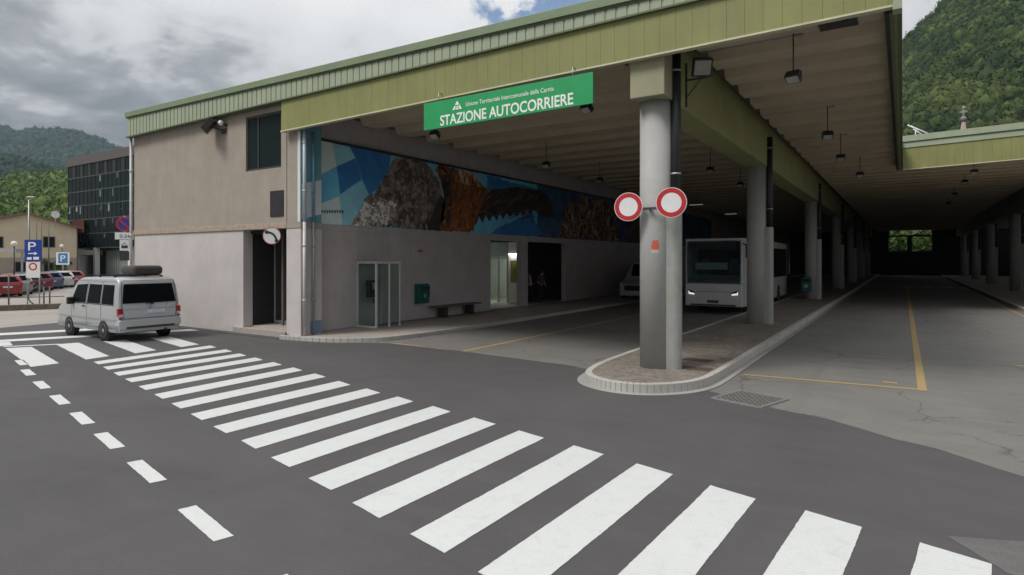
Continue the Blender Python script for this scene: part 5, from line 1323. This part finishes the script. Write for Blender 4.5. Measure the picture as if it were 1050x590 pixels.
# ------------------------------------------------------------------ people by the kiosk
def person(label, loc, rz, chest, legs, lean=0.08, arm=0.5, stride=0.16):
    t = thing('person', label, 'person', loc, rz, 'people standing by the kiosk')
    J = {'pel': (0,0,.93), 'sp': (0,-lean*.5,1.15), 'ch': (0,-lean,1.36), 'nk': (0,-lean*1.1,1.49), 'hd': (0,-lean*1.3-.02,1.60), 'ht': (0,-lean*1.3,1.70),
         'hl': (-.09,0,.88), 'kl': (-.10,-stride*.6,.50), 'al': (-.10,-stride*.5,.09), 'tl': (-.11,-stride*.5-.15,.04), 'hr': (.09,0,.88), 'kr': (.10,stride*.1,.49), 'ar': (.10,stride,.10), 'tr': (.11,stride-.15,.04),
         'sl': (-.19,-lean,1.40), 'el': (-.25,-lean+.05,1.13), 'wl': (-.22,-lean-.22*arm*2,1.02-.1*arm), 'ml': (-.21,-lean-.30*arm*2,1.0), 'sr': (.19,-lean,1.40), 'er': (.25,-lean+.06,1.12), 'wr': (.23,-lean-.1,.90), 'mr': (.22,-lean-.14,.82)}
    E_ = [('pel','sp'),('sp','ch'),('ch','nk'),('nk','hd'),('hd','ht'),('pel','hl'),('hl','kl'),('kl','al'),('al','tl'),('pel','hr'),('hr','kr'),('kr','ar'),('ar','tr'),('ch','sl'),('sl','el'),('el','wl'),('wl','ml'),('ch','sr'),('sr','er'),('er','wr'),('wr','mr')]
    Rr = {'pel':.14,'sp':.13,'ch':.15,'nk':.055,'hd':.095,'ht':.07,'hl':.10,'hr':.10,'kl':.062,'kr':.062,'al':.045,'ar':.045,'tl':.035,'tr':.035,'sl':.06,'sr':.06,'el':.045,'er':.045,'wl':.032,'wr':.032,'ml':.035,'mr':.035}
    ks = list(J); me = bpy.data.meshes.new('body'); me.from_pydata([J[k] for k in ks], [(ks.index(a), ks.index(b_)) for a, b_ in E_], [])
    o = bpy.data.objects.new('body', me); COL.objects.link(o)
    md = o.modifiers.new('skin', 'SKIN'); o.modifiers.new('sub', 'SUBSURF').levels = 1
    for i, k in enumerate(ks):
        me.skin_vertices[0].data[i].radius = (Rr[k], Rr[k] * (.75 if k in ('ch','sp','pel') else 1)); me.skin_vertices[0].data[i].use_root = (k == 'pel')
    bpy.context.view_layer.update()
    m2 = bpy.data.meshes.new_from_object(o.evaluated_get(bpy.context.evaluated_depsgraph_get())); bpy.data.objects.remove(o)
    m2.materials.clear()
    for m in (M['skin'], chest, legs, M['black']): m2.materials.append(m)
    for pz in m2.polygons:
        z, ax = pz.center.z, abs(pz.center.x)
        pz.use_smooth = True
        pz.material_index = 3 if z < .10 else 2 if z < .95 and ax < .19 else 0 if z > 1.46 or (ax > .19 and z < 1.15) else 1
    o = bpy.data.objects.new('body', m2); COL.objects.link(o); o.parent = t
    b = MB(); b.ball((0,-lean*1.3+.015,1.655),.10,2,(1,1.05,.9)); b.build('hair', M['black'], t, local=True)
    b = MB(); b.tube((0,-lean*1.3-.12,1.61),(0,-lean*1.3-.10,1.645),.014,.008,6); b.build('nose', M['skin'], t, local=True)
    return t
person('person in a pale shirt and dark trousers standing at the kiosk corner', (-17.5,29.0,0.115), R(-60), paint('pale_shirt', (0.42,0.36,0.36), 0.8), paint('dark_trousers', (0.025,0.025,0.03), 0.8))
person('person in dark clothes standing right of the one in the pale shirt', (-17.15,29.45,0.115), R(70), paint('plum_top', (0.11,0.07,0.08), 0.8), paint('black_trousers', (0.02,0.02,0.022), 0.8), 0.1, 0.7)

# ------------------------------------------------------------------ trees and hills
def tree(name, label, loc, h, cr, seed, group=None, n=1100, leaf=0.22):
    rnd = random.Random(seed); t = thing(name, label, 'tree', loc, 0, group)
    b = MB(); b.tube((0,0,0),(0.1,0,h*.5),cr*.09,cr*.05,8)
    for k in range(6):
        a = rnd.uniform(0,6.28); b.tube((0.05,0,h*(.3+.06*k)),(math.cos(a)*cr*.6,math.sin(a)*cr*.6,h*(.5+.07*k)),cr*.035,cr*.012,6)
    b.build('trunk', M['bark'], t, local=True)
    b = MB(); cl = [(Vector((rnd.gauss(0,.42)*cr, rnd.gauss(0,.42)*cr, h*rnd.uniform(.38,.92))), rnd.uniform(.22,.42)*cr) for _ in range(16)]
    for _ in range(n):
        c, r = rnd.choice(cl); v = Vector((rnd.gauss(0,1),rnd.gauss(0,1),rnd.gauss(0,1))).normalized()*r*rnd.uniform(.6,1.05)
        p = c + v; nx = Vector((rnd.gauss(0,1),rnd.gauss(0,1),rnd.gauss(0,1))).normalized(); a = nx.orthogonal().normalized(); q = nx.cross(a); s = leaf*rnd.uniform(.6,1.4)
        b.face([p-a*s, p-q*s*.6, p+a*s, p+q*s*.6])
    b.build('crown', M['leaf'], t, local=True, fix=False)
p = at(60.5, d=66); tree('small_tree', 'small dark round tree in front of the cream house corner', (p.x,p.y,0), 2.6, 1.1, 5, n=700, leaf=.12)
for k, (x, y, h, r) in enumerate(((-3,122,8,3.5),(3,126,9,4),(8,123,9,4),(19,70,8,3.5),(20,84,9,4),(19,97,9,4))):
    tree('leafy_tree', ['leafy tree seen through the left half of the far end gap','leafy tree seen through the middle of the far end gap','leafy tree hidden mostly by the far end wall','leafy tree beyond the right wall near the first far column','leafy tree beyond the right wall between the far columns','leafy tree beyond the right wall near the deepest column'][k], (x,y,0), h, r, 20+k, 'leafy trees around the station', n=1000, leaf=.35)

def hill(name, az0, az1, d0, d1, el, mat, crown, ncrown, seed, na=160, nd=60, rockmat=None, bumpy=6.0, power=1.0, leaves=16, leafsize=.2):
    """terrain rising from distance d0 to a crest at d1, el(px) = pixel row of the skyline"""
    rnd = random.Random(seed); b = MB(); g = []
    def pt(px, f):
        d = d0 + (d1 - d0) * f; zc = (266 - el(px)) / 620 * d1 + 2.5
        z = zc * (max(0, f) ** power if f <= 1 else 1 - (f-1)*.8)
        u = (px - 525) / 620
        P = Vector((d*(-s_+u*c_), d*(c_+u*s_), 0))
        nn = noise.fractal(Vector((P.x, P.y, seed*50)) * (0.9/(d1-d0)*4), 1.0, 2.0, 5)
        P.z = z * 1.0 + nn * bumpy * min(1, f*3) * (1 if f < .9 else .35)
        return P
    for i in range(na + 1):
        px = az0 + (az1 - az0) * i / na
        g.append([b.bm.verts.new(pt(px, f * 1.25 / nd)) for f in range(nd + 1)])
    for A, B in zip(g, g[1:]):
        for j in range(nd): f = b.bm.faces.new((A[j], B[j], B[j+1], A[j+1])); f.smooth = True
    b.build(name, rockmat or M['hill_soil'], kind='structure')
    # forest: one mass of many crowns, each a dark core inside a shell of leaf clumps
    import numpy as np
    rg = np.random.default_rng(seed)
    ico = bmesh.new(); bmesh.ops.create_icosphere(ico, subdivisions=1, radius=1.0)
    bv = np.array([v.co[:] for v in ico.verts]); bf = np.array([[v.index for v in f.verts] for f in ico.faces]); ico.free()
    cs, ss = [], []
    for k in range(ncrown):
        px = rnd.uniform(az0, az1); f = rnd.random() ** 0.6 * 1.03
        c = pt(px, f); s = crown * rnd.choice((.4, .55, .7, .85, 1.0, 1.4)) * rnd.uniform(.85, 1.15)
        cs.append((c.x, c.y, c.z + s*.5)); ss.append((s, s, s * rnd.uniform(.9, 1.5)))
    cs, ss = np.array(cs), np.array(ss); K = len(cs); nb = len(bv)
    core = cs[:, None, :] + bv[None] * ss[:, None, :] * .80 * (1 + .2 * rg.uniform(-1, 1, (K, nb, 1)))
    fcore = (bf[None] + (np.arange(K) * nb)[:, None, None]).reshape(-1, 3)
    dirs = rg.normal(size=(K, leaves, 3)); dirs /= np.linalg.norm(dirs, axis=2, keepdims=True); dirs[..., 2] = np.abs(dirs[..., 2]) * 1.0 - .15
    cen = cs[:, None, :] + dirs * ss[:, None, :] * rg.uniform(.8, 1.12, (K, leaves, 1))
    tri = cen[:, :, None, :] + rg.normal(size=(K, leaves, 3, 3)) * (ss[:, None, None, :] * leafsize)
    vt = np.concatenate([core.reshape(-1, 3), tri.reshape(-1, 3)])
    ft = np.concatenate([fcore, (np.arange(K * leaves * 3) + K * nb).reshape(-1, 3)])
    me = bpy.data.meshes.new('forest'); me.vertices.add(len(vt)); me.vertices.foreach_set('co', vt.ravel())
    me.loops.add(ft.size); me.loops.foreach_set('vertex_index', ft.ravel().astype(np.int32))
    me.polygons.add(len(ft)); me.polygons.foreach_set('loop_start', np.arange(0, ft.size, 3, dtype=np.int32)); me.update(calc_edges=True)
    me.materials.append(mat)
    ob = bpy.data.objects.new('forest', me); COL.objects.link(ob); ob['kind'] = 'stuff'
    tag(ob, {1:'bright green wooded lower hillside behind the cream house', 2:'hazy wooded ridge along the left skyline', 3:'steep dark wooded mountainside above the rear canopy', 4:'mid green wooded slope between the low hill and the skyline ridge'}[seed], 'forest')
def tabf(tab): return lambda x: interp(tab, x) if x > tab[0][0] else tab[0][1]
hill('far_ridge', -260, 330, 1300, 2600, tabf([(-260,120),(-100,118),(0,131),(9,134),(20,137.5),(35,134),(57,134.5),(74,136),(90,140.5),(104,146.5),(116,151.5),(160,168),(330,190)]), M['forest_far'], 11, 14000, 2, bumpy=6, leaves=8)
hill('mid_hill', -220, 330, 700, 1250, tabf([(-220,150),(-60,160),(0,165),(30,169),(55,178),(75,187),(110,196),(330,215)]), M['forest_far'], 7.5, 12000, 4, bumpy=6, leaves=10)
hill('low_hill', -220, 330, 180, 560, tabf([(-220,180),(-60,186),(0,190),(30,186),(70,183),(110,195),(330,220)]), M['forest_near'], 4.2, 11000, 1, bumpy=4, leaves=56, leafsize=.11)
hill('right_mountain', 640, 1500, 230, 640, tabf([(640,250),(800,170),(880,98),(926.8,50),(942.7,33),(955,21.5),(976,1),(1010,-38),(1060,-95),(1200,-150),(1500,-140)]), M['forest_right'], 4.6, 26000, 3, bumpy=9, leaves=64, leafsize=.10, na=220, nd=70)

# ------------------------------------------------------------------ air
b = MB(); b.box(-4200, 4200, -400, 4200, -1.0, 1150)
hz = b.build('haze', newmat('air')[0], kind='stuff')
def air():
    m = hz.data.materials[0]; n, l = m.node_tree.nodes, m.node_tree.links; n.clear()
    out = n.new('ShaderNodeOutputMaterial'); v = n.new('ShaderNodeVolumePrincipled')
    v.inputs['Color'].default_value = (0.62, 0.80, 1.0, 1); v.inputs['Density'].default_value = 0.00008
    l.new(v.outputs[0], out.inputs['Volume'])
air()
hz['label'] = 'thin pale air over the whole valley'
